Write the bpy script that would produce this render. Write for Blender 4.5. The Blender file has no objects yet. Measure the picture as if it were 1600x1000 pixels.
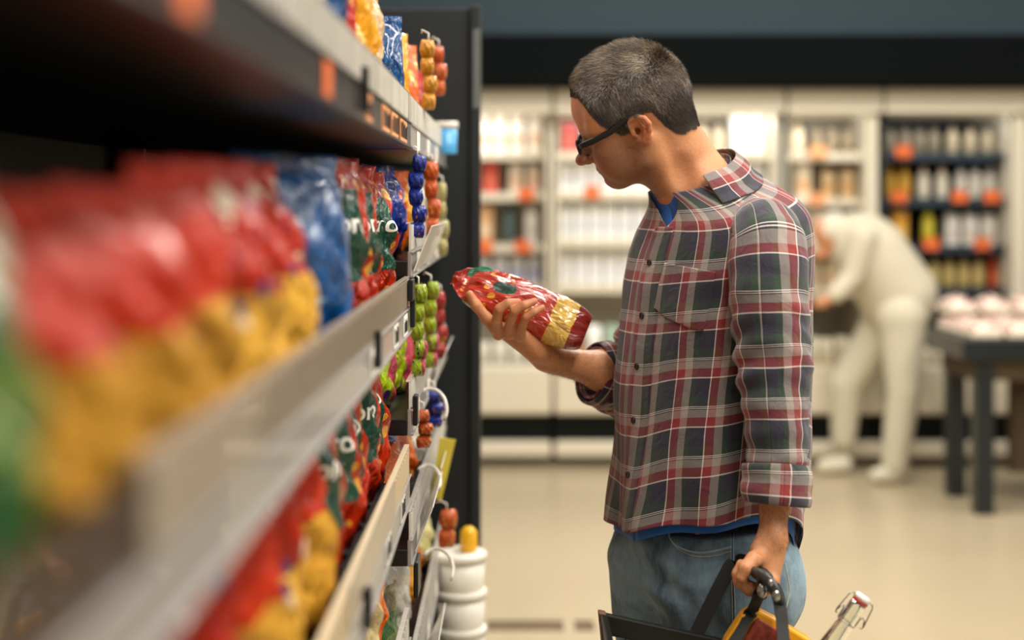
import bpy, bmesh, math, random
import numpy as np
from mathutils import Vector, Matrix, noise
from mathutils.bvhtree import BVHTree

random.seed(11)
np.random.seed(11)
SC = bpy.context.scene
COL = SC.collection
DEBUG = False
PI = math.pi

# ------------------------------------------------------------------ camera
CAM_Z = 1.455
FPX = 2222.0            # focal length in pixels of the 1600 px wide frame (50 mm on 36 mm)
cam_d = bpy.data.cameras.new('camera')
cam_d.sensor_width = 36.0
cam_d.lens = 36.0 * FPX / 1600.0
cam_d.shift_y = -180.0 / 1600.0
cam_d.clip_start = 0.02
cam_d.dof.use_dof = True
cam_d.dof.focus_distance = 2.30
cam_d.dof.aperture_fstop = 1.65
cam = bpy.data.objects.new('camera', cam_d)
cam.location = (0, 0, CAM_Z)
cam.rotation_euler = (PI / 2, 0, 0)
COL.objects.link(cam)
SC.camera = cam

# ------------------------------------------------------------------ light of the shop, plus two added fill lights
SC.view_settings.view_transform = 'Standard'
SC.view_settings.look = 'None'
SC.view_settings.exposure = 0.0
SC.view_settings.gamma = 1.0
SC.view_settings.use_curve_mapping = False
SC.cycles.max_bounces = 8
SC.cycles.transparent_max_bounces = 12
SC.cycles.caustics_reflective = False
SC.cycles.caustics_refractive = False
SC.cycles.sample_clamp_indirect = 4.0

world = bpy.data.worlds.new('shop_air')
SC.world = world
world.use_nodes = True
_bg = world.node_tree.nodes['Background']
_bg.inputs[0].default_value = (1.0, 0.93, 0.84, 1)
_bg.inputs[1].default_value = 0.25


def area(name, loc, size, power, col=(1, .93, .82), rot=(0, 0, 0)):
    d = bpy.data.lights.new(name, 'AREA')
    d.shape = 'RECTANGLE'
    d.size, d.size_y = size
    d.energy = power
    d.color = col
    o = bpy.data.objects.new(name, d)
    o.location = loc
    o.rotation_euler = rot
    COL.objects.link(o)
    return o


area('ceiling_strip_aisle', (0.75, 1.6, 3.3), (0.25, 2.6), 90)
area('fill_light_camera_side', (0.5, -1.2, 3.3), (0.3, 2.4), 24)  # unseen extra light behind the camera, added to brighten the man's skin
area('fill_light_right', (2.3, 1.0, 3.3), (0.25, 2.6), 80)  # added fill from the right, brightens the shelf lips and the man's back
area('ceiling_strip_aisle_far', (0.9, 4.7, 3.3), (0.25, 2.2), 85)
area('ceiling_strip_aisle_left', (-1.1, 3.6, 3.3), (0.25, 2.4), 40)
area('ceiling_strip_right', (3.2, 3.0, 3.3), (0.3, 5.0), 75)
area('ceiling_strip_back', (0.9, 6.3, 3.3), (3.6, 0.3), 76, (1, .97, .92), (math.radians(8), 0, 0))
area('ceiling_strip_back_right', (5.2, 6.3, 3.3), (3.6, 0.3), 56, (1, .97, .92), (math.radians(8), 0, 0))
for _i, _x in enumerate((-.3, .87, 1.79, 2.52, 3.3)):      # lamps under the canopies of the chilled cabinets
    area('cabinet_lamp', (_x, 8.10, 1.950), (.7 if _i != 1 else 1.2, .06), (3.2, 5.0, 3, 2, 2.4)[_i], (.96, .98, 1), (math.radians(38), 0, 0))


def W(px, py, d):
    """world point seen at frame pixel (px, py) when it stands d metres down the aisle"""
    return Vector(((px - 800) * d / FPX, d, CAM_Z - (py - 320) * d / FPX))


# ------------------------------------------------------------------ object helpers
def lin(h):
    h = h.lstrip('#')
    r = []
    for i in (0, 2, 4):
        c = int(h[i:i + 2], 16) / 255
        r.append(c / 12.92 if c <= .04045 else ((c + .055) / 1.055) ** 2.4)
    return tuple(r) + (1.0,)


def link(o, parent=None):
    COL.objects.link(o)
    if parent is not None:
        o.parent = parent
    return o


def tag(o, label=None, cat=None, group=None, kind=None):
    if label: o['label'] = label
    if cat: o['category'] = cat
    if group: o['group'] = group
    if kind: o['kind'] = kind
    return o


def empty(name, loc=(0, 0, 0), rz=0.0):
    o = bpy.data.objects.new(name, None)
    o.empty_display_size = .05
    o.location = loc
    o.rotation_euler = (0, 0, rz)
    COL.objects.link(o)
    return o


def mesh_obj(name, verts, faces, mat, parent=None, smooth=True, uvs=None, mats=None, fmat=None):
    me = bpy.data.meshes.new(name)
    if isinstance(verts, np.ndarray):
        verts = verts.tolist()
    if isinstance(faces, np.ndarray):
        faces = faces.tolist()
    me.from_pydata(verts, [], faces)
    if uvs is not None:                       # per-vertex uv
        lay = me.uv_layers.new(name='UVMap')
        li = np.empty(len(me.loops), dtype=np.int32)
        me.loops.foreach_get('vertex_index', li)
        uv = np.asarray(uvs, dtype=np.float32)[li]
        lay.data.foreach_set('uv', uv.ravel())
    for m in (mats or [mat]):
        me.materials.append(m)
    if fmat is not None:
        me.polygons.foreach_set('material_index', np.asarray(fmat, dtype=np.int32))
    if smooth:
        me.polygons.foreach_set('use_smooth', np.ones(len(me.polygons), dtype=bool))
    me.update()
    o = bpy.data.objects.new(name, me)
    return link(o, parent)


class MB:
    """collects boxes, tubes, lathes and grids and links them as ONE mesh object"""
    def __init__(s):
        s.v, s.f = [], []

    def add(s, v, f):
        n = len(s.v)
        s.v += [tuple(p) for p in v]
        s.f += [tuple(i + n for i in q) for q in f]
        return s

    def box(s, x0, x1, y0, y1, z0, z1, M=None):
        v = [Vector((x, y, z)) for z in (z0, z1) for y in (y0, y1) for x in (x0, x1)]
        if M is not None: v = [M @ p for p in v]
        return s.add(v, [(0, 2, 3, 1), (4, 5, 7, 6), (0, 1, 5, 4), (2, 6, 7, 3), (0, 4, 6, 2), (1, 3, 7, 5)])

    def tube(s, pts, r, n=10, cap=True, ry=None, up=None):
        pts = [Vector(p) for p in pts]
        m = len(pts)
        rr = list(r) if hasattr(r, '__len__') else [r] * m
        v = []
        prev = None
        for i, p in enumerate(pts):
            t = (pts[min(i + 1, m - 1)] - pts[max(i - 1, 0)]).normalized()
            if prev is None:
                a = Vector(up) if up is not None else (Vector((0, 0, 1)) if abs(t.z) < .9 else Vector((1, 0, 0)))
            else:
                a = prev
            a = (a - t * a.dot(t)).normalized()
            prev = a
            b = t.cross(a)
            q = (ry / (rr[i] if rr[i] else 1) if ry else 1.0)
            for k in range(n):
                an = 2 * PI * k / n
                v.append(p + a * (math.cos(an) * rr[i]) + b * (math.sin(an) * rr[i] * q))
        f = []
        for i in range(m - 1):
            for k in range(n):
                k2 = (k + 1) % n
                f.append((i * n + k, i * n + k2, (i + 1) * n + k2, (i + 1) * n + k))
        if cap:
            f.append(tuple(range(n - 1, -1, -1)))
            f.append(tuple((m - 1) * n + k for k in range(n)))
        return s.add(v, f)

    def lathe(s, prof, M=None, n=20):
        v, f = [], []
        for (r, z) in prof:
            for k in range(n):
                p = Vector((r * math.cos(2 * PI * k / n), r * math.sin(2 * PI * k / n), z))
                v.append(M @ p if M is not None else p)
        for i in range(len(prof) - 1):
            for k in range(n):
                k2 = (k + 1) % n
                f.append((i * n + k, i * n + k2, (i + 1) * n + k2, (i + 1) * n + k))
        if prof[0][0] > 1e-6: f.append(tuple(range(n - 1, -1, -1)))
        if prof[-1][0] > 1e-6: f.append(tuple((len(prof) - 1) * n + k for k in range(n)))
        return s.add(v, f)

    def grid(s, fn, nu, nv):
        v = [fn(i / nu, j / nv) for j in range(nv + 1) for i in range(nu + 1)]
        f = [(j * (nu + 1) + i, j * (nu + 1) + i + 1, (j + 1) * (nu + 1) + i + 1, (j + 1) * (nu + 1) + i)
             for j in range(nv) for i in range(nu)]
        return s.add(v, f)

    def build(s, name, mat, parent=None, smooth=False, bevel=0.0):
        o = mesh_obj(name, s.v, s.f, mat, parent, smooth=smooth)
        if bevel:
            b = o.modifiers.new('bevel', 'BEVEL')
            b.width = bevel
            b.segments = 2
            b.limit_method = 'ANGLE'
        return o


# ------------------------------------------------------------------ materials
class NT:
    def __init__(s, name):
        s.m = bpy.data.materials.new(name)
        s.m.use_nodes = True
        s.t = s.m.node_tree
        s.b = s.t.nodes['Principled BSDF']
        s.out = s.t.nodes['Material Output']

    def n(s, typ, **kw):
        nd = s.t.nodes.new(typ)
        for k, v in kw.items(): setattr(nd, k, v)
        return nd

    def put(s, sock, v):
        if isinstance(v, bpy.types.NodeSocket): s.t.links.new(v, sock)
        elif v is not None:
            if sock.type == 'RGBA' and len(v) == 3: v = tuple(v) + (1,)
            sock.default_value = v

    def math(s, op, a, b=None, c=None, clamp=False):
        nd = s.n('ShaderNodeMath', operation=op, use_clamp=clamp)
        s.put(nd.inputs[0], a)
        if b is not None: s.put(nd.inputs[1], b)
        if c is not None: s.put(nd.inputs[2], c)
        return nd.outputs[0]

    def mix(s, f, a, b, blend='MIX'):
        nd = s.n('ShaderNodeMix', data_type='RGBA', blend_type=blend)
        s.put(nd.inputs[0], f); s.put(nd.inputs[6], a); s.put(nd.inputs[7], b)
        return nd.outputs[2]

    def noise(s, vec, scale, detail=2, rough=.5, dist=0):
        nd = s.n('ShaderNodeTexNoise')
        if vec is not None: s.put(nd.inputs['Vector'], vec)
        nd.inputs['Scale'].default_value = scale
        nd.inputs['Detail'].default_value = detail
        nd.inputs['Roughness'].default_value = rough
        nd.inputs['Distortion'].default_value = dist
        return nd.outputs['Fac']

    def voronoi(s, vec, scale, feature='F1', out='Distance', rnd=1.0):
        nd = s.n('ShaderNodeTexVoronoi', feature=feature)
        if vec is not None: s.put(nd.inputs['Vector'], vec)
        nd.inputs['Scale'].default_value = scale
        nd.inputs['Randomness'].default_value = rnd
        return nd.outputs[out]

    def ramp(s, fac, stops, interp='LINEAR'):
        nd = s.n('ShaderNodeValToRGB')
        cr = nd.color_ramp
        cr.interpolation = interp
        while len(cr.elements) > 1: cr.elements.remove(cr.elements[-1])
        cr.elements[0].position = stops[0][0]
        cr.elements[0].color = stops[0][1]
        for p, c in stops[1:]:
            e = cr.elements.new(p)
            e.color = c
        s.put(nd.inputs[0], fac)
        return nd.outputs[0]

    def map(s, vec, scale=(1, 1, 1), loc=(0, 0, 0), rot=(0, 0, 0)):
        nd = s.n('ShaderNodeMapping')
        s.put(nd.inputs[0], vec)
        nd.inputs['Scale'].default_value = scale
        nd.inputs['Location'].default_value = loc
        nd.inputs['Rotation'].default_value = rot
        return nd.outputs[0]

    def obj(s): return s.n('ShaderNodeTexCoord').outputs['Object']
    def uv(s): return s.n('ShaderNodeTexCoord').outputs['UV']

    def sep(s, v):
        nd = s.n('ShaderNodeSeparateXYZ'); s.put(nd.inputs[0], v)
        return nd.outputs

    def bump(s, h, strength=.3, dist=.002, normal=None):
        nd = s.n('ShaderNodeBump')
        nd.inputs['Strength'].default_value = strength
        nd.inputs['Distance'].default_value = dist
        s.put(nd.inputs['Height'], h)
        if normal is not None: s.put(nd.inputs['Normal'], normal)
        s.t.links.new(nd.outputs[0], s.b.inputs['Normal'])
        return nd.outputs[0]

    def set(s, **kw):
        names = dict(color='Base Color', rough='Roughness', metal='Metallic', coat='Coat Weight', coat_rough='Coat Roughness',
                     trans='Transmission Weight', ior='IOR', alpha='Alpha', sss='Subsurface Weight', emis='Emission Color',
                     emis_s='Emission Strength', sheen='Sheen Weight', spec='Specular IOR Level')
        for k, v in kw.items():
            s.put(s.b.inputs[names[k]], v)
        return s


def plain(name, hexcol, rough=.5, metal=0, var=.12, scale=6, **kw):
    t = NT(name)
    c = lin(hexcol)
    d = tuple(x * (1 - var) for x in c[:3]) + (1,)
    l = tuple(min(1, x * (1 + var)) for x in c[:3]) + (1,)
    col = t.mix(t.noise(t.obj(), scale, 3), d, l)
    t.set(color=col, rough=rough, metal=metal, **kw)
    return t.m


MAT = {}
# ------------------------------------------------------------------ smooth bodies: distance field + surface nets
BIG = 0.2


class Field:
    def __init__(s, lo, hi, h):
        s.lo = np.array(lo, float)
        s.h = h
        s.n = np.ceil((np.array(hi, float) - s.lo) / h).astype(int) + 1
        s.F = np.full(tuple(s.n), BIG, np.float32)

    def sub(s, lo, hi, pad):
        a = np.clip(np.floor((np.array(lo) - pad - s.lo) / s.h).astype(int), 0, s.n)
        b = np.clip(np.ceil((np.array(hi) + pad - s.lo) / s.h).astype(int) + 1, 0, s.n)
        if np.any(b <= a): return None
        sl = tuple(slice(a[i], b[i]) for i in range(3))
        ax = [(s.lo[i] + s.h * np.arange(a[i], b[i])).astype(np.float32) for i in range(3)]
        X = ax[0][:, None, None]; Y = ax[1][None, :, None]; Z = ax[2][None, None, :]
        return sl, X, Y, Z

    def blend(s, sl, d, k, mode):
        A = s.F[sl]
        if mode == 'sub':
            d = -d
            if k > 0:
                g = np.maximum(k - np.abs(A - d), 0) / k
                s.F[sl] = np.maximum(A, d) + g * g * k * .25
            else:
                s.F[sl] = np.maximum(A, d)
        else:
            if k > 0:
                g = np.maximum(k - np.abs(A - d), 0) / k
                s.F[sl] = np.minimum(A, d) - g * g * k * .25
            else:
                s.F[sl] = np.minimum(A, d)

    def cap(s, a, b, ra, rb=None, k=.01, mode='add', flat=None):
        """tapered capsule"""
        rb = ra if rb is None else rb
        a = np.array(a, float); b = np.array(b, float)
        R = max(ra, rb)
        r = s.sub(np.minimum(a, b) - R, np.maximum(a, b) + R, k + 3 * s.h)
        if r is None: return s
        sl, X, Y, Z = r
        ab = b - a
        L = max(float(ab @ ab), 1e-12)
        t = np.clip(((X - a[0]) * ab[0] + (Y - a[1]) * ab[1] + (Z - a[2]) * ab[2]) / L, 0, 1)
        d = np.sqrt((X - a[0] - t * ab[0]) ** 2 + (Y - a[1] - t * ab[1]) ** 2 + (Z - a[2] - t * ab[2]) ** 2)
        s.blend(sl, d - (ra + (rb - ra) * t), k, mode)
        return s

    def chain(s, pts, rs, k=.01, mode='add'):
        for i in range(len(pts) - 1):
            s.cap(pts[i], pts[i + 1], rs[i], rs[i + 1], k if i == 0 else min(k, .005), mode)
        return s

    def ell(s, c, r, R=None, k=.01, mode='add'):
        """ellipsoid; columns of R are its axes in the world"""
        c = np.array(c, float); r = np.array(r, float)
        R = np.eye(3) if R is None else np.array(R, float)
        ext = np.sqrt(((R * r) ** 2).sum(1))
        q = s.sub(c - ext, c + ext, k + 3 * s.h)
        if q is None: return s
        sl, X, Y, Z = q
        x, y, z = X - c[0], Y - c[1], Z - c[2]
        l = [(R[0, i] * x + R[1, i] * y + R[2, i] * z) for i in range(3)]
        k0 = np.sqrt((l[0] / r[0]) ** 2 + (l[1] / r[1]) ** 2 + (l[2] / r[2]) ** 2)
        k1 = np.sqrt((l[0] / r[0] ** 2) ** 2 + (l[1] / r[1] ** 2) ** 2 + (l[2] / r[2] ** 2) ** 2) + 1e-9
        s.blend(sl, (k0 * (k0 - 1) / k1).astype(np.float32), k, mode)
        return s

    def mesh(s):
        F = s.F
        ins = F < 0
        c = ins[:-1, :-1, :-1].astype(np.int8)
        cnt = np.zeros(tuple(s.n - 1), np.int8)
        for i in (0, 1):
            for j in (0, 1):
                for k in (0, 1):
                    cnt += ins[i:s.n[0] - 1 + i, j:s.n[1] - 1 + j, k:s.n[2] - 1 + k]
        act = (cnt > 0) & (cnt < 8)
        I, J, K = np.nonzero(act)
        idx = np.full(tuple(s.n - 1), -1, np.int32)
        idx[I, J, K] = np.arange(len(I))
        corners = [(i, j, k) for i in (0, 1) for j in (0, 1) for k in (0, 1)]
        val = {cc: F[I + cc[0], J + cc[1], K + cc[2]] for cc in corners}
        acc = np.zeros((len(I), 3)); num = np.zeros(len(I))
        for a in corners:
            for ax in range(3):
                if a[ax] == 1: continue
                b = list(a); b[ax] = 1; b = tuple(b)
                va, vb = val[a], val[b]
                m = (va < 0) != (vb < 0)
                t = va / np.where(m, va - vb, 1)
                p = np.tile(np.array(a, float), (len(I), 1))
                p[:, ax] = t
                acc[m] += p[m]; num[m] += 1
        V = np.stack([I, J, K], 1) + acc / num[:, None]
        V = s.lo + V * s.h
        quads = []
        for ax in range(3):
            o1, o2 = [(1, 2), (2, 0), (0, 1)][ax]
            sa = [slice(None)] * 3; sb = [slice(None)] * 3
            sa[ax] = slice(0, -1); sb[ax] = slice(1, None)
            a, b = ins[tuple(sa)], ins[tuple(sb)]
            E = np.argwhere(a != b)
            flip = a[tuple(E.T)]
            ok = (E[:, o1] > 0) & (E[:, o2] > 0) & (E[:, o1] < s.n[o1] - 1) & (E[:, o2] < s.n[o2] - 1)
            E, flip = E[ok], flip[ok]
            q = []
            for d1, d2 in ((-1, -1), (0, -1), (0, 0), (-1, 0)):
                c_ = E.copy(); c_[:, o1] += d1; c_[:, o2] += d2
                q.append(idx[tuple(c_.T)])
            q = np.stack(q, 1)
            q[~flip] = q[~flip][:, ::-1]
            quads.append(q)
        Q = np.concatenate(quads)
        Q = Q[(Q >= 0).all(1)]
        return V, Q


def relax(V, Q, it=2, lam=.5):
    """light smoothing of a quad mesh"""
    E = np.concatenate([Q[:, [0, 1]], Q[:, [1, 2]], Q[:, [2, 3]], Q[:, [3, 0]]])
    E = np.concatenate([E, E[:, ::-1]])
    n = len(V)
    deg = np.bincount(E[:, 0], minlength=n).astype(float)
    for _ in range(it):
        S = np.stack([np.bincount(E[:, 0], V[E[:, 1], a], n) for a in range(3)], 1)
        V = V + lam * (S / np.maximum(deg, 1)[:, None] - V)
    return V


def normals(V, Q):
    a = V[Q[:, 2]] - V[Q[:, 0]]; b = V[Q[:, 3]] - V[Q[:, 1]]
    fn = np.cross(a, b)
    N = np.zeros_like(V)
    for i in range(4):
        for ax in range(3):
            N[:, ax] += np.bincount(Q[:, i], fn[:, ax], len(V))
    return N / (np.linalg.norm(N, axis=1)[:, None] + 1e-12)


def wrinkle(P, sc, seed=0, axis=(1, 1, 1)):
    """cheap smooth pseudo-noise for arrays of points, about -1..1"""
    rs = np.random.RandomState(seed)
    P = P * np.array(axis) * sc
    out = np.zeros(len(P))
    for o in range(4):
        f = 1.0 + .55 * o
        for _ in range(3):
            d = rs.normal(size=3); d /= np.linalg.norm(d)
            out += np.sin(P @ d * f + rs.uniform(0, 6.28) + 1.3 * np.sin(P @ rs.normal(size=3) * .5 + rs.uniform(0, 6.28))) / (1 + o)
    return out / 3.2


def color_attr(me, name, vals):
    at = me.attributes.new(name, 'FLOAT', 'POINT')
    at.data.foreach_set('value', np.asarray(vals, dtype=np.float32))
# ================================================================== the man with the packet
def A3(v): return np.array([v[0], v[1], v[2]], float)


def rot(ax, a):
    return np.array(Matrix.Rotation(a, 3, ax))


HEAD_PITCH, HEAD_YAW, HEAD_ROLL = math.radians(19), math.radians(11), math.radians(13)
HB = np.array([[-1, 0, 0], [0, -1, 0], [0, 0, 1.0]])
HR = HB @ rot('Z', -HEAD_YAW) @ rot('Y', HEAD_PITCH) @ rot('X', -HEAD_ROLL)
HO = A3(W(998, 205, 2.35)) - HR @ np.array([0, .071, 0])


def H(x, y, z):
    z = z * .79 if z < 0 else z
    return HO + HR @ np.array([x, y, z], float)


TORSO_Y = 2.42
PHI = math.radians(28)
TF = np.array([-math.cos(PHI), -math.sin(PHI), 0.0])   # where the chest faces
TL = np.array([math.sin(PHI), -math.cos(PHI), 0.0])    # his left, towards the camera


def TW(px, py): return A3(W(px, py, TORSO_Y))


F = Field((-.13, 2.04, .74), (.53, 2.72, 1.78), .0021)
# --- head
F.ell(H(-.001, 0, .054), (.093, .075, .084), HR, 0)
F.ell(H(.033, 0, .050), (.065, .062, .066), HR, .03)
F.ell(H(-.032, 0, .030), (.060, .067, .064), HR, .03)
F.ell(H(.044, 0, -.030), (.052, .056, .066), HR, .02)
for s in (1, -1):
    F.cap(H(.004, s * .056, -.030), H(.010, s * .052, -.062), .016, .014, .022)       # ramus
    F.cap(H(.010, s * .052, -.062), H(.062, s * .018, -.092), .015, .014, .022)       # jaw line
    F.ell(H(.050, s * .040, -.045), (.034, .020, .034), HR, .02)                      # cheek
    F.ell(H(.064, s * .046, -.016), (.020, .016, .014), HR, .02)                      # cheekbone
    F.cap(H(.086, s * .014, .020), H(.074, s * .048, .022), .011, .010, .014)         # brow
    F.ell(H(.055, s * .058, .035), (.02, .010, .03), HR, .02)                         # temple
F.ell(H(.068, 0, -.094), (.018, .021, .015), HR, .018)                                # chin
F.ell(H(.074, 0, -.066), (.016, .026, .022), HR, .014)                                # mouth mound
for s in (1, -1):
    F.ell(H(.100, s * .031, .000), (.017, .019, .013), HR, .012, 'sub')                # eye sockets
    F.ell(H(.079, s * .031, .001), (.0125, .0135, .0125), HR, .003)                   # closed-down lids
    F.cap(H(.0905, s * .020, -.004), H(.0850, s * .043, -.003), .0022, .0022, .003)
# nose
F.cap(H(.090, 0, .006), H(.113, 0, -.029), .0085, .0095, .010)
F.ell(H(.1140, 0, -.0310), (.0115, .0105, .0095), HR, .006)
for s in (1, -1):
    F.ell(H(.102, s * .0120, -.0345), (.0100, .0060, .0075), HR, .004)
    F.ell(H(.108, s * .0060, -.0430), (.0040, .0030, .0040), HR, .002, 'sub')
# lips
F.ell(H(.0905, 0, -.0600), (.0065, .021, .0048), HR, .003)
F.ell(H(.0880, 0, -.0705), (.0065, .018, .0050), HR, .003)
F.cap(H(.0980, -.018, -.0652), H(.0980, .018, -.0650), .0030, .0030, .002, 'sub')
F.cap(H(.0925, -.012, -.0815), H(.0925, .012, -.0795), .0050, .0050, .006, 'sub')
# ears
for s in (1, -1):
    def E(x, y, z): return HO + HR @ np.array([x * .84 + .003, s * (.070 + (y - .070) * .9), z * .70 + .002])
    F.ell(E(-.008, .071, .004), (.016, .006, .018), HR @ rot('Z', s * math.radians(16)), .006)
    hel = [(.012, .071, .010), (.011, .074, .022), (.002, .078, .031), (-.012, .082, .032), (-.024, .086, .024),
           (-.029, .087, .010), (-.026, .085, -.006), (-.017, .081, -.019), (-.008, .076, -.027), (.002, .072, -.026)]
    F.chain([E(*p) for p in hel], [.0034, .0040, .0044, .0046, .0046, .0044, .0042, .0046, .0054, .0050], .002)
    F.ell(E(-.003, .085, -.001), (.0115, .0125, .0135), HR, .002, 'sub')
    F.ell(E(-.006, .088, .018), (.0110, .0065, .0075), HR, .002, 'sub')
    F.chain([E(-.013, .082, .020), E(-.018, .083, .006), E(-.013, .080, -.012)], [.0026, .003, .003], .003)
    F.cap(E(-.002, .080, -.003), E(-.002, .050, -.003), .0062, .0062, .002, 'sub')
    F.ell(E(.008, .073, -.003), (.0045, .0040, .0065), HR, .003)
# --- neck and trunk (under the clothes)
NB = A3(W(1084, 280, 2.44))
F.cap(H(-.018, 0, -.020), NB, .054, .052, .026)
F.cap(H(.006, 0, -.060), A3(W(1070, 305, 2.42)), .036, .034, .030)
F.cap(H(-.050, 0, -.005), A3(W(1100, 290, 2.45)), .034, .044, .03)
for s in (1, -1):    # sternomastoid and trapezius
    F.cap(H(-.012, s * .058, -.030), A3(W(1050, 318, 2.42)) + TL * s * .012, .014, .012, .018)
    F.cap(A3(W(1098, 290, 2.43)) + TL * s * .02, A3(W(1128, 385, 2.42)) + TL * s * .115, .030, .026, .03)
F.cap(TW(1105, 300), TW(1120, 390), .045, .055, .03)
F.cap(TW(1120, 390), TW(1116, 560), .055, .075, .04)
for s in (1, -1):
    F.cap(TW(1128, 390) + TL * s * .115, TW(1118, 600) + TL * s * .06, .045, .07, .05)
F.cap(TW(1116, 560), TW(1105, 860), .070, .060, .04)
# --- near (left) arm: shoulder, elbow, wrist, fist around the basket handle
LSH, LEL = A3(W(1208, 392, 2.25)), A3(W(1216, 590, 2.225))
LW = A3(W(1208, 838, 2.175))
F.cap(TW(1130, 385) + TL * .11, LSH, .035, .040, .03)
F.cap(LSH, LEL, .040, .036, .03)
F.cap(LEL, A3(W(1212, 690, 2.21)), .036, .036, .02)
F.cap(A3(W(1212, 690, 2.21)), A3(W(1210, 790, 2.19)), .034, .0205, .02)
F.ell(LW, (.0190, .0250, .022), None, .02)
F.cap(A3(W(1209, 790, 2.19)), LW, .0205, .0185, .015)
hx = lambda px, py, d: A3(W(px, py, d))
for d, r in ((2.145, .0125), (2.165, .0135), (2.185, .0130), (2.203, .0115)):      # back of the hand
    F.cap(hx(1205, 848, 2.175), hx(1203, 915, d), .0175, r, .012)
F.cap(hx(1190, 862, 2.165), hx(1190, 893, 2.155), .018, .013, .012)                # thumb mound
FING = [(2.142, .0095, 0), (2.163, .0098, 2), (2.184, .0092, 3), (2.202, .0080, 6)]
for d, r, j in FING:
    F.chain([hx(1206, 908, d), hx(1192 , 921, d), hx(1172 + j * .4, 921 - j * .5, d - .002), hx(1156 + j, 909, d), hx(1153 + j, 897, d + .003),
             hx(1158 + j, 882 - (2.15 - d) * 60, d + .006)],
            [r * 1.15, r * 1.10, r * 1.05, r * 1.02, r * .95, r * .80], .004)
F.chain([hx(1191, 868, 2.158), hx(1178, 874, 2.140), hx(1165, 888, 2.126), hx(1158, 902, 2.124)], [.0135, .0118, .0108, .0085], .006)
# --- far (right) arm: forearm forwards, hand under and around the packet
RSH, REL = A3(W(1046, 390, 2.585)), A3(W(1008, 612, 2.61))
RW = A3(W(866, 562, 2.50))
F.cap(TW(1130, 385) - TL * .11, RSH, .035, .040, .03)
F.cap(RSH, REL, .040, .038, .03)
RF = A3(W(944, 580, 2.545))
F.cap(REL, RF, .042, .0345, .02)
F.cap(RF, RW, .0345, .0225, .02)
F.ell(A3(W(856, 560, 2.495)), (.030, .028, .0205), np.array(Matrix.Rotation(math.radians(24), 3, 'Y')), .02)
PK = [hx(781, 514, 2.452), hx(790, 514, 2.442), hx(803, 518, 2.436), hx(817, 528, 2.436)]    # knuckle row: index .. little
for p, r in zip(PK, (.0125, .0125, .012, .0115)):
    F.cap(hx(852, 556, 2.487), p, .0185, r, .014)
F.cap(hx(840, 548, 2.46), hx(815, 530, 2.445), .0165, .0115, .014)     # heel of the hand, little-finger side
F.chain([PK[0] + np.array([-.004, -.004, -.002]), hx(760, 497, 2.430), hx(744, 477, 2.424), hx(734, 460, 2.424)],
        [.0120, .0098, .0090, .0072], .005)
F.chain([hx(779, 522, 2.430), hx(776, 502, 2.405), hx(780, 483, 2.392), hx(794, 474, 2.390), hx(809, 472, 2.396)], [.0112, .0090, .0086, .0080, .0066], .0025)
F.chain([hx(796, 521, 2.424), hx(798, 502, 2.397), hx(804, 486, 2.384), hx(819, 477, 2.381), hx(835, 471, 2.388)], [.0112, .0088, .0084, .0076, .0064], .0020)
F.chain([hx(812, 525, 2.422), hx(816, 508, 2.398), hx(822, 495, 2.386), hx(834, 487, 2.384), hx(847, 481, 2.390)], [.0104, .0080, .0076, .0070, .0058], .0020)
F.chain([hx(842, 548, 2.53), hx(815, 520, 2.560), hx(795, 492, 2.570), hx(785, 468, 2.565)], [.0165, .0135, .0115, .0095], .008)   # thumb behind the packet
F.ell(A3(W(1068, 270, 2.368)), (.012, .014, .022), None, .02, 'sub')
BV, BQ = F.mesh()
BV = relax(BV, BQ, 2, .45)
BN = normals(BV, BQ)
HL = (BV - HO) @ HR                                   # head coordinates of every vertex


def hairline(x, y):
    """lowest head height that carries hair, for a head coordinate x (forwards) and side y"""
    xs = [-.12, -.085, -.070, -.055, -.044, -.036, -.030, .012, .014, .032, .036, .046, .056, .064, .071, .080, .12]
    zs = [-.034, -.036, -.036, -.030, -.012, .008, .024, .027, .000, .000, .008, .016, .028, .046, .066, .083, .088]
    return np.interp(x, xs, zs)


near_head = (np.linalg.norm(HL - np.array([0, 0, .03]), axis=1) < .16)
scalp = np.clip((HL[:, 2] - hairline(HL[:, 0], HL[:, 1])) / .006 + .5 + .35 * wrinkle(HL, 260, 5), 0, 1) * near_head
ear_zone = (np.abs(HL[:, 1]) > .0745) & (HL[:, 0] < .010) & (HL[:, 0] > -.038) & (HL[:, 2] < .024) & (HL[:, 2] > -.03)
scalp = scalp * ~ear_zone
jaw = np.clip((.004 - HL[:, 2] + .25 * (HL[:, 0] - .0)) / .03, 0, 1) * np.clip((HL[:, 0] + .012) / .02, 0, 1) * near_head
jaw *= np.clip((HL[:, 2] + .16) / .04, 0, 1) * (1 - .6 * np.clip(1 - np.abs(HL[:, 2] + .035) / .02, 0, 1) * (np.abs(HL[:, 1]) < .045))
red = np.exp(-(np.linalg.norm(HL - np.array([.112, 0, -.036]), axis=1) / .020) ** 2) * .8
red = np.maximum(red, ear_zone * .3)
lips = np.clip(1 - np.abs(HL[:, 2] + .065) / .009, 0, 1) * (HL[:, 0] > .084) * (np.abs(HL[:, 1]) < .022)
red = np.maximum(red, lips * .9)
for p, d in ((735, 2.424), (809, 2.39), (834, 2.388), (845, 2.393), (783, 2.39), (805, 2.386), (820, 2.39)):
    q = hx(p, {735: 460, 809: 473, 834: 472, 845: 479, 783: 482, 805: 484, 820: 492}[p], d)
    red = np.maximum(red, .45 * np.exp(-(np.linalg.norm(BV - q, axis=1) / .011) ** 2))

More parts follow.
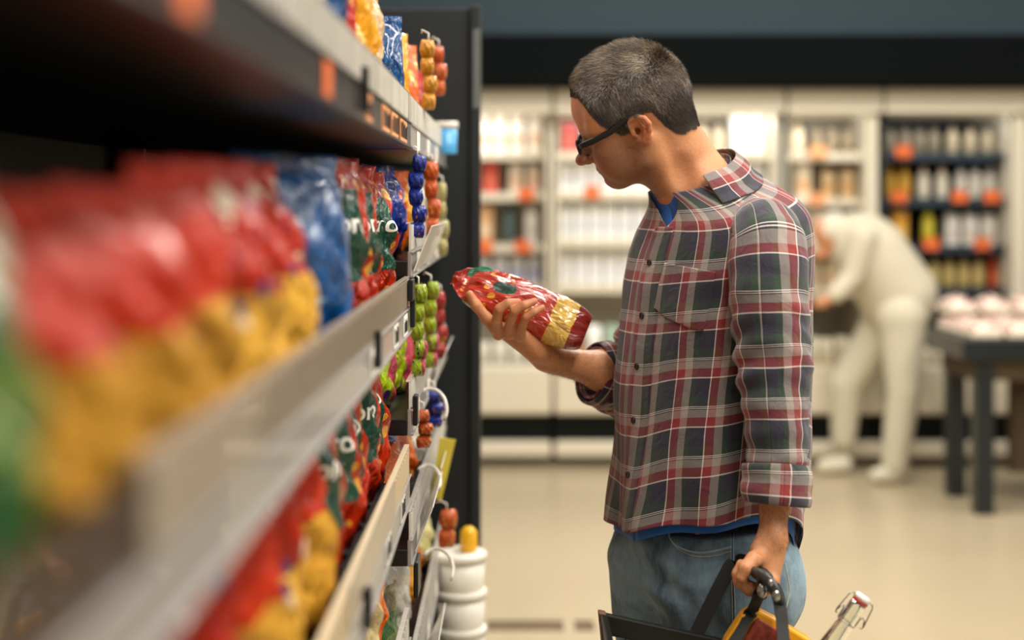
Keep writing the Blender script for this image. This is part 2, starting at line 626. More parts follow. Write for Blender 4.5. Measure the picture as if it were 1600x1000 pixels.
t = NT('skin')
oc = t.obj()
at = lambda nm: (lambda n: n.outputs['Fac'])(t.n('ShaderNodeAttribute', attribute_name=nm))
base = t.mix(t.noise(oc, 22, 4, .6), lin('#c98a60'), lin('#e4a87c'))
base = t.mix(t.math('MULTIPLY', t.noise(oc, 230, 3, .7), .80), base, lin('#a0643f'))
base = t.mix(at('flush'), base, lin('#c0604a'))
stub = t.math('MULTIPLY', at('stubble'), t.math('MULTIPLY_ADD', t.noise(oc, 900, 1), 1.5, .0, clamp=True), clamp=True)
base = t.mix(t.math('MULTIPLY', stub, .78), base, lin('#5c463c'))
base = t.mix(at('scalp'), base, lin('#3f352f'))
t.set(color=base, rough=.46, sss=.12, spec=.4)
t.b.inputs['Subsurface Radius'].default_value = (.010, .004, .002)
t.b.inputs['Subsurface Scale'].default_value = .6
h = t.math('ADD', t.noise(oc, 420, 3), t.math('MULTIPLY', t.noise(oc, 90, 2), 1.2))
t.bump(h, .25, .0012)
MAT['skin'] = t.m

person = empty('person', (.33, 2.42, 0))
tag(person, 'man with grey hair, glasses and plaid shirt holding a red pasta bag', 'person')


def child(o, parent):
    """parent o without moving it"""
    o.parent = parent
    pm = Matrix.Translation(parent.location) if parent.type == 'EMPTY' else Matrix.Identity(4)
    o.matrix_parent_inverse = pm.inverted()
    return o


body = child(mesh_obj('body', BV, BQ, MAT['skin']), person)
color_attr(body.data, 'scalp', scalp)
color_attr(body.data, 'stubble', jaw)
color_attr(body.data, 'flush', np.clip(red, 0, 1))
body_bvh = BVHTree.FromPolygons(BV.tolist(), BQ.tolist())

# --- hair: short strands grown from the scalp
fa = BQ[(scalp[BQ].min(1) > .5)]
P0, P1, P2, P3 = (BV[fa[:, i]] for i in range(4))
ar = np.linalg.norm(np.cross(P2 - P0, P3 - P1), axis=1)
pick = np.random.choice(len(fa), 62000, p=ar / ar.sum())
u, v = np.random.rand(2, len(pick), 1)
R0 = (P0[pick] * (1 - u) + P1[pick] * u) * (1 - v) + (P3[pick] * (1 - u) + P2[pick] * u) * v
NR = BN[fa[pick, 0]]
rl = (R0 - HO) @ HR
top = np.clip((rl[:, 2] - .05) / .06, 0, 1)[:, None]
_up = np.clip((rl[:, 2:3] - .055) / .06, 0, 1)
_fr = np.clip((rl[:, 0:1] + .10) / .05, 0, 1)
comb = (_up * np.array([[.75, 0, .05]]) * _fr + (1 - _up) * np.array([[-.30, 0, -1.0]]) + _up * (1 - _fr) * np.array([[-.5, 0, -.5]]))
comb = comb + .42 * np.stack([wrinkle(rl, 75, 1), wrinkle(rl, 75, 2), wrinkle(rl, 75, 3)], 1)
cw = comb @ HR.T
cw -= NR * (cw * NR).sum(1)[:, None]
cw += np.random.normal(size=cw.shape) * .16
edge = np.clip((rl[:, 2] - hairline(rl[:, 0], rl[:, 1])) / .03, .25, 1)[:, None]
ln = (.0085 + .0050 * top) * (.7 + .5 * np.random.rand(len(pick), 1)) * edge
lift = .42 + .22 * top
T1 = R0 + ln * .5 * (NR * lift * 1.2 + cw * .5)
T2 = R0 + ln * (NR * lift * .9 + cw * .95)
side = np.cross(T2 - R0, np.array([0.0, -1.0, .2]))
side /= np.linalg.norm(side, axis=1)[:, None] + 1e-9
w = .00030
HVt = np.concatenate([R0 - side * w, R0 + side * w, T1 - side * w * .9, T1 + side * w * .9, T2])
n = len(R0); a = np.arange(n)
hq = np.stack([a, a + n, a + 3 * n, a + 2 * n], 1).tolist() + np.stack([a + 2 * n, a + 3 * n, a + 4 * n], 1).tolist()
t = NT('grey_hair')
at = t.n('ShaderNodeAttribute', attribute_name='tone').outputs['Fac']
t.set(color=t.ramp(at, [(0, lin('#261e19')), (.35, lin('#4b4037')), (.6, lin('#84735f')), (.85, lin('#ac9a84')), (1, lin('#c4b5a1'))]),
      rough=.42, spec=.5)
MAT['hair'] = t.m
hair = child(mesh_obj('hair', HVt, hq, MAT['hair'], smooth=False), person)
tone = np.random.rand(n) * .68 - .12 + .16 * wrinkle(rl, 120, 8) + .22 * np.clip((rl[:, 2] - .00) / .10, 0, 1) - .05 - .12 * np.clip((-rl[:, 0] - .03) / .05, 0, 1) * (rl[:, 2] < .04)
color_attr(hair.data, 'tone', np.clip(np.tile(tone, 5), 0, 1))
# eyebrow hairs
mb = MB()
for s in (1, -1):
    for i in range(14):
        q = random.uniform(.35, 1)
        p = H(.093 - .016 * q, s * (.014 + .036 * q), .0245 + .004 * math.sin(q * 3) + random.uniform(-.003, .003))
        hit = body_bvh.find_nearest(Vector(p))
        p = hit[0]; d = Vector(HR @ np.array([-.3, s * .9, .35 - q * .5])) * .004
        mb.tube([p, p + d + hit[1] * .002], [.00025, .0001], 3, cap=False)
child(mb.build('eyebrow', MAT['hair']), person)
brow = bpy.data.objects['eyebrow']
color_attr(brow.data, 'tone', np.full(len(brow.data.vertices), .35))

# fine hair on both forearms
vz = BV
m1 = (vz[:, 2] < W(0, 785, 2.2).z) & (vz[:, 2] > W(0, 850, 2.2).z) & (vz[:, 1] < 2.24) & (vz[:, 0] > .34)
m2 = (vz[:, 0] < W(960, 0, 2.56).x) & (vz[:, 0] > W(858, 0, 2.5).x) & (vz[:, 2] < W(0, 540, 2.5).z) & (vz[:, 2] > W(0, 620, 2.55).z) & (vz[:, 1] > 2.44)
ids = np.nonzero(m1 | m2)[0]
ids = np.random.choice(ids, min(2600, len(ids)), replace=False)
R0 = BV[ids] - BN[ids] * .0003
dr = np.where(m1[ids][:, None], np.array([[.25, 0, -1.0]]), np.array([[-.9, -.1, -.45]])) + np.random.normal(size=(len(ids), 3)) * .35
dr -= BN[ids] * (dr * BN[ids]).sum(1)[:, None] * .75
dr /= np.linalg.norm(dr, axis=1)[:, None]
ll = .008 * (.5 + np.random.rand(len(ids), 1))
T2 = R0 + dr * ll + BN[ids] * ll * .35
sd = np.cross(dr, np.array([0, -1.0, .1])); sd /= np.linalg.norm(sd, axis=1)[:, None] + 1e-9
k_ = len(ids); a = np.arange(k_)
ah = child(mesh_obj('arm_hair', np.concatenate([R0 - sd * .00016, R0 + sd * .00016, T2]), np.stack([a, a + k_, a + 2 * k_], 1), MAT['hair'], smooth=False), person)
color_attr(ah.data, 'tone', np.full(3 * k_, .38))

# --- glasses
MAT['black_acetate'] = plain('black_acetate', '#0b0908', .5)
t = NT('spectacle_glass'); t.set(color=(1, 1, 1, 1), rough=.02, trans=1.0, ior=1.05, spec=.5); MAT['lens'] = t.m
gl = child(empty('eyeglasses', tuple(H(.1, 0, .0))), person)
gl.matrix_parent_inverse = Matrix.Translation(person.location).inverted()
mb = MB()
lens = MB()
for s in (1, -1):
    cx, cz, hw, hh = s * .031, .001, .0225, .0128
    pts = []
    for k in range(33):
        a_ = 2 * PI * k / 32
        c_, s_ = math.cos(a_), math.sin(a_)
        e = 2 / 3.0
        pts.append((.109 - .05 * (abs(s * (cx + hw * 1) * 0) + 0) - .10 * (abs(cx + hw * c_) ** 2) * 6, cx + hw * math.copysign(abs(c_) ** e, c_), cz + hh * math.copysign(abs(s_) ** e, s_)))
    W3 = [Vector(H(*p)) for p in pts]
    mb.tube(W3, .0015, 8, cap=False)
    n_ = len(W3) - 1
    c0 = sum(W3[:-1], Vector()) / n_
    lens.add([c0] + W3[:-1], [(0, 1 + i, 1 + (i + 1) % n_) for i in range(n_)])
mb.tube([H(.107, -.0085, -.001), H(.109, 0, .001), H(.107, .0085, -.001)], .0015, 8)
fr = child(mb.build('frame', MAT['black_acetate'], smooth=True), gl)
ln_ = child(lens.build('lens', MAT['lens'], smooth=True), gl)
for s in (1, -1):
    mb = MB()
    mb.tube([H(.1045, s * .0545, .006), H(.098, s * .066, .008), H(.080, s * .0715, .010), H(.045, s * .0745, .015), H(.012, s * .0770, .027), H(.000, s * .0775, .027), H(-.008, s * .077, .023)],
            [.0040, .0050, .0052, .0052, .0046, .0028, .0020], 8, ry=.0013, up=HR @ np.array([0, 0, 1.0]))
    child(mb.build('temple_arm', MAT['black_acetate'], smooth=True), gl)
# ================================================================== clothes
def plaid(name, pu=.066, pv=.083, tint=1.0):
    t = NT(name)
    uv = t.uv()
    x, y, _ = t.sep(uv)
    fu = t.math('FRACT', t.math('DIVIDE', x, pu))
    fv = t.math('FRACT', t.math('DIVIDE', y, pv))
    navy, green, redc, grey, white = lin('#15182f'), lin('#11351f'), lin('#8c1d1e'), lin('#a0968f'), lin('#f2ebe4')
    dark = lin('#14121c')
    U = t.ramp(fu, [(0, white), (.03, redc), (.22, redc), (.25, grey), (.44, grey), (.46, green), (.60, navy), (.97, navy)], 'CONSTANT')
    V = t.ramp(fv, [(0, white), (.025, redc), (.20, redc), (.205, grey), (.36, grey), (.363, dark), (.38, white), (.395, dark),
                    (.415, white), (.43, green), (.62, navy), (.97, navy)], 'CONSTANT')
    # twill: which yarn lies on top
    w1 = t.math('SINE', t.math('MULTIPLY', t.math('ADD', x, y), 2 * PI / .0016))
    f = t.math('MULTIPLY_ADD', w1, .10, .5)
    col = t.mix(f, U, V)
    nz = t.noise(t.map(uv, (1, 1, 1)), 700, 2)
    col = t.mix(t.math('MULTIPLY', nz, .30), col, t.mix(.5, col, lin('#9a8f94')))
    t.set(color=col, rough=.85, sheen=.25, spec=.2)
    h = t.math('ADD', t.math('MULTIPLY', w1, .15), t.math('MULTIPLY', t.noise(uv, 38, 3, .55, .6), 5.0))
    t.bump(h, .5, .0016)
    return t.m


MAT['plaid'] = plaid('plaid_flannel')

# --- torso surface of the shirt -------------------------------------------------
KT = [0, .15, .30, .55, .72, .82, .875, .915, .95, .978, 1.0]
KX = [1100, 1107, 1112, 1116, 1119, 1121, 1123, 1121, 1111, 1095, 1082]
KA = [.176, .176, .176, .180, .186, .187, .179, .157, .122, .092, .074]
KB = [.147, .148, .146, .140, .129, .118, .109, .099, .086, .074, .066]
KS = np.linspace(0, 1, 240)


def smooth_interp(k, v):
    y = np.interp(KS, k, v)
    for _ in range(14):
        y[1:-1] = (y[:-2] + 2 * y[1:-1] + y[2:]) / 4
    return y


SX, SA, SB = smooth_interp(KT, KX), smooth_interp(KT, KA), smooth_interp(KT, KB)


def torso(th, t, off=0.0, wr=1.0):
    """th: 0 front, positive to his left (near side); t: 0 hem .. 1 neckline. arrays"""
    th = np.asarray(th, float); t = np.asarray(t, float)
    a, b = np.interp(t, KS, SA), np.interp(t, KS, SB)
    cx = (np.interp(t, KS, SX) - 800) * TORSO_Y / FPX
    c, s = np.cos(th), np.sin(th)
    e = 2 / 2.35
    lc, ls = np.sign(c) * np.abs(c) ** e, np.sign(s) * np.abs(s) ** e
    back = (1 - c) / 2
    th_b = np.arctan2(np.sin(th - 2.55), np.cos(th - 2.55))
    th_a = np.arctan2(np.sin(th - .45), np.cos(th - .45))
    zhem = CAM_Z - (822 - 320) * TORSO_Y / FPX + .012 * np.exp(-(th_a / .4) ** 2) + .040 * np.clip(s, 0, 1) ** .8 + .014 * np.clip(s, 0, 1) ** 6 - .060 * np.exp(-(th_b / .55) ** 2)
    back2 = back ** 1.6
    ztop = CAM_Z - ((302 - 320) * (1 - back2) + (248 - 320) * back2) * TORSO_Y / FPX
    tt = t
    z = zhem + (ztop - zhem) * tt
    r = 1.0
    x = cx + (TF[0] * b * lc + TL[0] * a * ls)
    y = TORSO_Y + (TF[1] * b * lc + TL[1] * a * ls)
    y = y + .02 * np.clip((t - .9) / .1, 0, 1)
    P = np.stack(np.broadcast_arrays(x, y, z), -1)
    nx = TF[0] * lc * a + TL[0] * ls * b; ny = TF[1] * lc * a + TL[1] * ls * b
    nn = np.sqrt(nx ** 2 + ny ** 2) + 1e-9
    N = np.stack(np.broadcast_arrays(nx / nn, ny / nn, 0 * z), -1)
    sh = P.shape
    Q = P.reshape(-1, 3)
    low = np.clip(1 - t / .95, 0, 1)
    d = wr * (.0110 * wrinkle(Q, 15, 21, (1, 1, .38)).reshape(sh[:-1]) * (.35 + .75 * low)
              + .0052 * wrinkle(Q, 36, 22, (1, 1, .55)).reshape(sh[:-1]) * (.4 + .6 * low)
              + .0075 * np.sin(th * 7 + 2.2 * np.sin(z * 7)) * np.clip(1 - t / .35, 0, 1)
              + .0040 * np.sin((z * 1.0 + .35 * x) * 60 + 2 * np.sin(th * 3)) * np.exp(-((t - .68) / .07) ** 2) * np.exp(-((np.abs(th) - 1.0) / .45) ** 2))
    d = d + off
    P = P + N * d[..., None]
    return P


def opening(t):
    """half angle of the open shirt front"""
    return np.interp(t, [.0, .90, .92, .95, .98, 1.0], [0, 0, .07, .18, .34, .42])


NTH, NTT = 300, 300
tv = np.linspace(0, 1, NTT + 1) ** .97
fr_ = np.linspace(0, 1, NTH + 1)
th_rows = []
for t_ in tv:
    o_ = opening(t_)
    th_rows.append(o_ + fr_ * (2 * PI - 2 * o_) + 0.0)
TH = np.array(th_rows)
TT = np.repeat(tv[:, None], NTH + 1, 1)
P = torso(TH, TT)
CIRC, HGT = 1.04, .55


def torso_uv(th, t):
    th = np.where(th > PI, th - 2 * PI, th)
    return np.stack(np.broadcast_arrays(th / (2 * PI) * CIRC + .012, t * HGT + .016 * np.cos(th)), -1)


# unwrap uv continuously from th = 0 .. 2 pi (seam lies under the placket)
UVt = np.stack([TH / (2 * PI) * CIRC, TT * HGT + .012 * np.cos(TH)], -1)
_pf = P.reshape(-1, 3)
UVt[..., 0] += (.0060 * wrinkle(_pf, 13, 51, (1, 1, .6)) + .0022 * wrinkle(_pf, 34, 52)).reshape(TH.shape)
UVt[..., 1] += (.0050 * wrinkle(_pf, 11, 53) + .0016 * wrinkle(_pf, 30, 54)).reshape(TH.shape)
nc = NTH + 1
fcs = []
for j in range(NTT):
    for i in range(NTH):
        q = j * nc + i
        fcs.append((q, q + 1, q + nc + 1, q + nc))
SV, SF, SU = [P.reshape(-1, 3)], [np.array(fcs)[:, ::-1]], [UVt.reshape(-1, 2)]


def tube_cloth(cent, rad, n_around, n_along, upv, dispf=None, u_len=None, v0=0.0, u0=0.0, flatten=None):
    """cloth tube along a polyline; cent list of points, rad list of (ra, rb); returns verts, faces, uv"""
    cent = np.array(cent, float); rad = np.array(rad, float)
    L = np.concatenate([[0], np.cumsum(np.linalg.norm(np.diff(cent, axis=0), axis=1))])
    s = np.linspace(0, L[-1], n_along + 1)

    def sm(v):
        y = np.interp(s, L, v)
        k = max(2, int(n_along * .04))
        for _ in range(k * 2):
            y[1:-1] = (y[:-2] + 2 * y[1:-1] + y[2:]) / 4
        return y
    C = np.stack([sm(cent[:, i]) for i in range(3)], 1)
    Rr = np.stack([sm(rad[:, i]) for i in range(2)], 1)
    T = np.gradient(C, axis=0); T /= np.linalg.norm(T, axis=1)[:, None]
    a = np.array(upv, float); A = []
    for t_ in T:
        a = a - t_ * (a @ t_); a /= np.linalg.norm(a); A.append(a)
    A = np.array(A); B = np.cross(T, A)
    ph = np.linspace(0, 2 * PI, n_around + 1)
    V = C[:, None] + A[:, None] * (np.cos(ph)[None, :, None] * Rr[:, None, :1]) + B[:, None] * (np.sin(ph)[None, :, None] * Rr[:, None, 1:])
    Nn = A[:, None] * np.cos(ph)[None, :, None] + B[:, None] * np.sin(ph)[None, :, None]
    if dispf is not None:
        d = dispf(ph[None, :], s[:, None], L[-1], V)
        V = V + Nn * d[..., None]
    cl = u_len or 2 * PI * Rr.mean()
    U = np.stack(np.broadcast_arrays(u0 + ph[None, :] / (2 * PI) * cl, v0 - s[:, None]), -1)
    U[..., 0] += (.0045 * wrinkle(V.reshape(-1, 3), 14, 55) + .0016 * wrinkle(V.reshape(-1, 3), 40, 56)).reshape(U.shape[:2])
    U[..., 1] += (.0045 * wrinkle(V.reshape(-1, 3), 14, 57) + .0016 * wrinkle(V.reshape(-1, 3), 40, 58)).reshape(U.shape[:2])
    nc = n_around + 1
    V[:, -1] = V[:, 0]
    J, I = np.meshgrid(np.arange(n_along), np.arange(n_around), indexing='ij')
    q = (J * nc + I).ravel()
    Fc = np.stack([q, q + nc, q + nc + 1, q + 1], 1)
    return V.reshape(-1, 3), Fc, U.reshape(-1, 2)


def sleeve_disp(seed, elbow, amp=1.0):
    def f(ph, s, L, V):
        Q = V.reshape(-1, 3)
        w = wrinkle(Q, 22, seed, (1, 1, .7)).reshape(V.shape[:2])
        w2 = wrinkle(Q, 48, seed + 1, (.6, .6, 1.2)).reshape(V.shape[:2])
        e = np.exp(-((s - elbow) / .085) ** 2)
        e2 = np.exp(-((s - L) / .06) ** 2)
        fold = np.sin(s * 150 + 2.4 * np.cos(ph - .6) + 1.5 * np.sin(ph * 2 + s * 9))
        return amp * (.0058 * w + .0026 * w2 + .0052 * fold * e * (.6 + .4 * np.cos(ph - 2.2)) + .0026 * fold * e2)
    return f


# near sleeve
nl = [A3(W(1172, 330, 2.320)), A3(W(1190, 352, 2.285)), A3(W(1198, 385, 2.260)), A3(W(1200, 450, 2.240)), A3(W(1204, 540, 2.228)),
      A3(W(1208, 600, 2.218)), A3(W(1212, 680, 2.205)), A3(W(1214, 745, 2.192))]
nr = [(.030, .032), (.050, .050), (.063, .060), (.0655, .064), (.061, .058), (.0535, .055), (.0480, .048), (.0455, .046)]
v, f, u = tube_cloth(nl, nr, 170, 230, (0, -1, 0), sleeve_disp(31, .26), u_len=.36, v0=.030, u0=.030)
n0 = len(SV[0])
SV.append(v); SF.append(f + n0); SU.append(u); n0 += len(v)
# far sleeve, bent
fl = [A3(W(1080, 335, 2.54)), A3(W(1056, 355, 2.570)), A3(W(1035, 420, 2.59)), A3(W(1020, 520, 2.605)), A3(W(1013, 585, 2.61)),
      A3(W(990, 606, 2.60)), A3(W(962, 596, 2.575)), A3(W(944, 588, 2.56))]
frr = [(.030, .032), (.050, .050), (.060, .060), (.060, .058), (.058, .058), (.058, .056), (.052, .052), (.049, .050)]
v, f, u = tube_cloth(fl, frr, 130, 200, (0, -1, 0), sleeve_disp(41, .25), u_len=.36, v0=.01, u0=.02)
SV.append(v); SF.append(f + n0); SU.append(u); n0 += len(v)
shirt = child(mesh_obj('plaid_shirt', np.concatenate(SV), np.concatenate(SF), MAT['plaid'], uvs=np.concatenate(SU)), person)
shirt['label'] = 'open-collared flannel shirt in red, navy and cream plaid'
shirt_bvh = BVHTree.FromPolygons(np.concatenate(SV).tolist(), np.concatenate(SF).tolist())


def thick(o, th=.0016, off=-1):
    m = o.modifiers.new('solid', 'SOLIDIFY'); m.thickness = th; m.offset = off
    return o


thick(shirt)


def sub(o, label=None):
    child(o, person)
    o.parent = shirt
    o.matrix_parent_inverse = Matrix.Identity(4)
    o.matrix_world = Matrix.Identity(4)
    if label: o['label'] = label
    return o


def subpart(o, parent):
    """sub-part under a mesh part whose own vertices are in world space"""
    mw = parent.matrix_basis.copy()
    o.parent = parent
    o.matrix_parent_inverse = mw.inverted()
    return o


def grid_mesh(name, Pg, Ug, mat, th=.0016, flip=False):
    nj, ni = Pg.shape[:2]
    J, I = np.meshgrid(np.arange(nj - 1), np.arange(ni - 1), indexing='ij')
    q = (J * ni + I).ravel()
    Fc = np.stack([q, q + 1, q + ni + 1, q + ni], 1)
    if flip: Fc = Fc[:, ::-1]
    o = mesh_obj(name, Pg.reshape(-1, 3), Fc, mat, uvs=Ug.reshape(-1, 2))
    thick(o, th, 1)
    return subpart(o, shirt)


# placket down the front
ts = np.linspace(.004, .90, 160)
ws = np.linspace(-.028 / .15 * .8, .012 / .15, 12)
G, S_ = np.meshgrid(ws, ts)
edge_ = .0022 + .0012 * np.minimum(1, (1 - np.abs((G - G.mean()) / (np.ptp(ws) / 2))) * 4)
Pl = torso(G, S_, off=0) ; Pn = torso(G, S_, off=.01) - torso(G, S_, off=0)
Pl = Pl + Pn / .01 * edge_[..., None]
grid_mesh('placket', Pl, np.stack([G / (2 * PI) * CIRC + .031, S_ * HGT + .012], -1), MAT['plaid'], flip=True)


def locate(px, py, rng=(-1.2, 2.6)):
    """(th, t) of the shirt front nearest a frame pixel"""
    th, t = np.meshgrid(np.linspace(*rng, 260), np.linspace(.02, .98, 200))
    Q = torso(th, t)
    x = 800 + Q[..., 0] / Q[..., 1] * FPX; y = 320 - (Q[..., 2] - CAM_Z) / Q[..., 1] * FPX
    d = (x - px) ** 2 + (y - py) ** 2 + (Q[..., 1] > 2.45) * 1e6
    k = np.unravel_index(d.argmin(), d.shape)
    return th[k], t[k]


MAT['button'] = plain('dark_button', '#1c1512', .35)
for py in (410, 493, 572, 657, 742):
    t_ = np.linspace(.02, .95, 400)
    Q = torso(np.full(400, -.06), t_, off=.0045)
    y = 320 - (Q[:, 2] - CAM_Z) / Q[:, 1] * FPX
    k = np.abs(y - py).argmin()
    c = Vector(Q[k]); nrm = Vector((torso(-.06, t_[k], off=.02) - torso(-.06, t_[k], off=0))).normalized()
    M = Matrix.Translation(c) @ nrm.to_track_quat('Z', 'Y').to_matrix().to_4x4()
    mb = MB(); mb.lathe([(.0015, .0008), (.0040, .0008), (.0046, .0014), (.0055, .0018), (.0058, .0008), (.0055, -.0012), (0, -.0012)], M, 20)
    subpart(mb.build('button', MAT['button'], smooth=True), shirt)

# chest pocket
c4 = [locate(1042, 410), locate(1119, 424), locate(1100, 524), locate(1024, 488)]
(tA, sA), (tB, sB), (tC, sC), (tD, sD) = c4
nu_, nv_ = 40, 46
uu, vv = np.meshgrid(np.linspace(0, 1, nu_), np.linspace(0, 1, nv_))
thp = (tA * (1 - uu) + tB * uu) * (1 - vv) + (tD * (1 - uu) + tC * uu) * vv
tp = (sA * (1 - uu) + sB * uu) * (1 - vv) + (sD * (1 - uu) + sC * uu) * vv
cornercut = .014 * np.clip((vv - .82) / .18, 0, 1) * (np.clip((uu - .8) / .2, 0, 1) + np.clip((.2 - uu) / .2, 0, 1))
tp = tp + cornercut
bulge = .0024 + .0050 * np.sin(PI * np.clip(uu, 0, 1)) ** .7 * np.clip(1 - vv, 0, 1) ** .6 + .0016 * wrinkle(np.stack([uu * 3, vv * 3, uu], -1).reshape(-1, 3), 2.0, 9).reshape(uu.shape) * np.sin(PI * uu) * np.sin(PI * vv)
Pp = torso(thp, tp); Pn = (torso(thp, tp, off=.01) - Pp) / .01
pk = grid_mesh('chest_pocket', Pp + Pn * bulge[..., None], np.stack([thp / (2 * PI) * CIRC + .010, tp * HGT + .012 * np.cos(thp) + .004], -1), MAT['plaid'], th=.0018, flip=True)
# pocket seam and hem band
tvv = np.linspace(.0, .10, 6)
uu2, vv2 = np.meshgrid(np.linspace(.01, .99, 40), np.linspace(0, .14, 8))
thp = (tA * (1 - uu2) + tB * uu2) * (1 - vv2) + (tD * (1 - uu2) + tC * uu2) * vv2
tp = (sA * (1 - uu2) + sB * uu2) * (1 - vv2) + (sD * (1 - uu2) + sC * uu2) * vv2
b2 = .0031 + .0050 * np.sin(PI * uu2) ** .7
Pp = torso(thp, tp); Pn = (torso(thp, tp, off=.01) - Pp) / .01

# collar: stand and folded leaf
def neck_ring(th, z_off, grow):
    """points around the neck at the top of the shirt"""
    P_ = torso(th, np.full_like(np.asarray(th, float), 1.0), off=grow, wr=0)
    P_[..., 2] += z_off
    return P_


o_ = opening(1.0)
ths = np.linspace(1.42, 2 * PI - 1.42, 120)
rows = []
for q in np.linspace(0, 1, 8):
    rows.append(neck_ring(ths, -.006 + .016 * q, -.002 - .004 * q))
Pg = np.array(rows)
Ug = np.stack(np.broadcast_arrays((ths / (2 * PI) * CIRC * .7)[None, :], (np.linspace(0, .03, 8))[:, None] + .02), -1)
grid_mesh('collar_stand', Pg, Ug, MAT['plaid'])
rows = []
TH0 = 1.22
ths = np.linspace(TH0, 2 * PI - TH0, 160)
frontness = np.clip(1 - np.minimum(ths - TH0, 2 * PI - TH0 - ths) / 1.1, 0, 1)
sgn = np.where(ths < PI, 1, -1)
for q in np.linspace(0, 1, 22):
    dt = (.036 + .014 * frontness) * q
    Pr2 = torso(ths - sgn * frontness * q * .20, 1.0 - dt, off=.002 + .006 * math.sin(PI * min(1, q * 1.3 + .1)), wr=0)
    Pr2[:, 2] += .016 * (1 - q) ** 1.5 + .004
    rows.append(Pr2)
Pg = np.array(rows)
Ug = np.stack(np.broadcast_arrays((ths / (2 * PI) * CIRC * .75)[None, :] + .01, -np.linspace(0, .062, 22)[:, None] + .03), -1)
collar = grid_mesh('collar', Pg, Ug, MAT['plaid'], th=.0022)
# rolled cuffs
def cuff_disp(ph, s, L, V):
    Q = V.reshape(-1, 3)
    return .0022 * wrinkle(Q, 40, 77).reshape(V.shape[:2]) + .0035 * np.sin(PI * np.clip(s / L, 0, 1)) ** .5 + .0014 * np.sin(s / L * 2 * PI * 1.5 + ph)


for name, cl_, rd in (('rolled_cuff', [A3(W(1214, 727, 2.196)), A3(W(1214, 757, 2.190)), A3(W(1212, 786, 2.186))], [(.0480, .0485), (.0490, .0490), (.0485, .049)]),
                      ('rolled_cuff', [A3(W(968, 593, 2.58)), A3(W(946, 586, 2.565)), A3(W(926, 582, 2.55))], [(.052, .054), (.051, .056), (.046, .054)])):
    v, f, u = tube_cloth(cl_, rd, 120, 40, (0, -1, 0), cuff_disp, u_len=.33, v0=.05, u0=.01)
    # inner return of the roll
    v2, f2, u2 = tube_cloth(cl_[::-1], [(a * .84, b * .84) for a, b in rd[::-1]], 120, 40, (0, -1, 0), None, u_len=.33, v0=.09, u0=.01)
    c_ = mesh_obj(name, np.concatenate([v, v2]), np.concatenate([f, f2 + len(v)]), MAT['plaid'], uvs=np.concatenate([u, u2]))
    thick(c_, .004, 0)
    subpart(c_, shirt)

# --- blue T-shirt under it
MAT['tee'] = plain('blue_jersey', '#0f62bd', .8, var=.06, sheen=.2)
tt_ = np.linspace(-.024, 1.0, 90); th_ = np.linspace(0, 2 * PI, 141)
TH2, TT2 = np.meshgrid(th_, tt_)
Tt = torso(TH2, np.clip(TT2, 0, 1), off=-.013 + .007 * np.clip((TT2 - .8) / .15, 0, 1), wr=.5)
Tt[..., 2] += np.where(TT2 < 0, TT2 * .62, 0)
flat = Tt.reshape(-1, 3)
J, I = np.meshgrid(np.arange(89), np.arange(140), indexing='ij'); q = (J * 141 + I).ravel()
tee = child(thick(mesh_obj('t_shirt', flat, np.stack([q, q + 1, q + 142, q + 141], 1), MAT['tee'])), person)
tee['label'] = 'bright blue T-shirt showing at neck and hem'

if DEBUG:
    for th_ in (.3, .6, .8, 1.0, 1.12, 1.3, 1.6, 2.0, 2.5, 3.1):
        q_ = neck_ring(np.array([th_]), 0, 0)[0]
        print('RING', th_, round(800 + q_[0] / q_[1] * FPX), round(320 - (q_[2] - CAM_Z) / q_[1] * FPX))
# ================================================================== jeans, shoes
J = Field((.06, 2.14, .08), (.56, 2.72, 1.01), .0045)
JP = math.radians(24)
JF = np.array([-math.cos(JP), -math.sin(JP), 0.0]); JL = np.array([math.sin(JP), -math.cos(JP), 0.0])
JR = np.stack([JF, JL, np.array([0, 0, 1.0])], 1)
jc = A3(W(1103, 850, 2.42))
J.ell(jc + np.array([0, 0, -.005]), (.126, .158, .19), JR, 0)
J.ell(jc - JF * .050 + JL * .068 + np.array([0, 0, -.055]), (.088, .085, .10), JR, .03)
J.ell(jc - JF * .050 - JL * .068 + np.array([0, 0, -.055]), (.092, .088, .10), JR, .03)
hipL = jc + JL * .072 + np.array([.0, 0, -.04]); hipR = jc - JL * .078 + JF * .035 + np.array([0, 0, -.04])
kneeL = A3(W(1118, 1290, 2.36)) ; kneeR = A3(W(1060, 1290, 2.56))
ankL = np.array([.35, 2.36, .13]); ankR = np.array([.25, 2.58, .13])
J.cap(hipL, kneeL, .096, .073, .03); J.cap(kneeL, ankL, .073, .060, .02)
J.cap(hipR, kneeR, .098, .073, .02); J.cap(kneeR, ankR, .073, .060, .02)
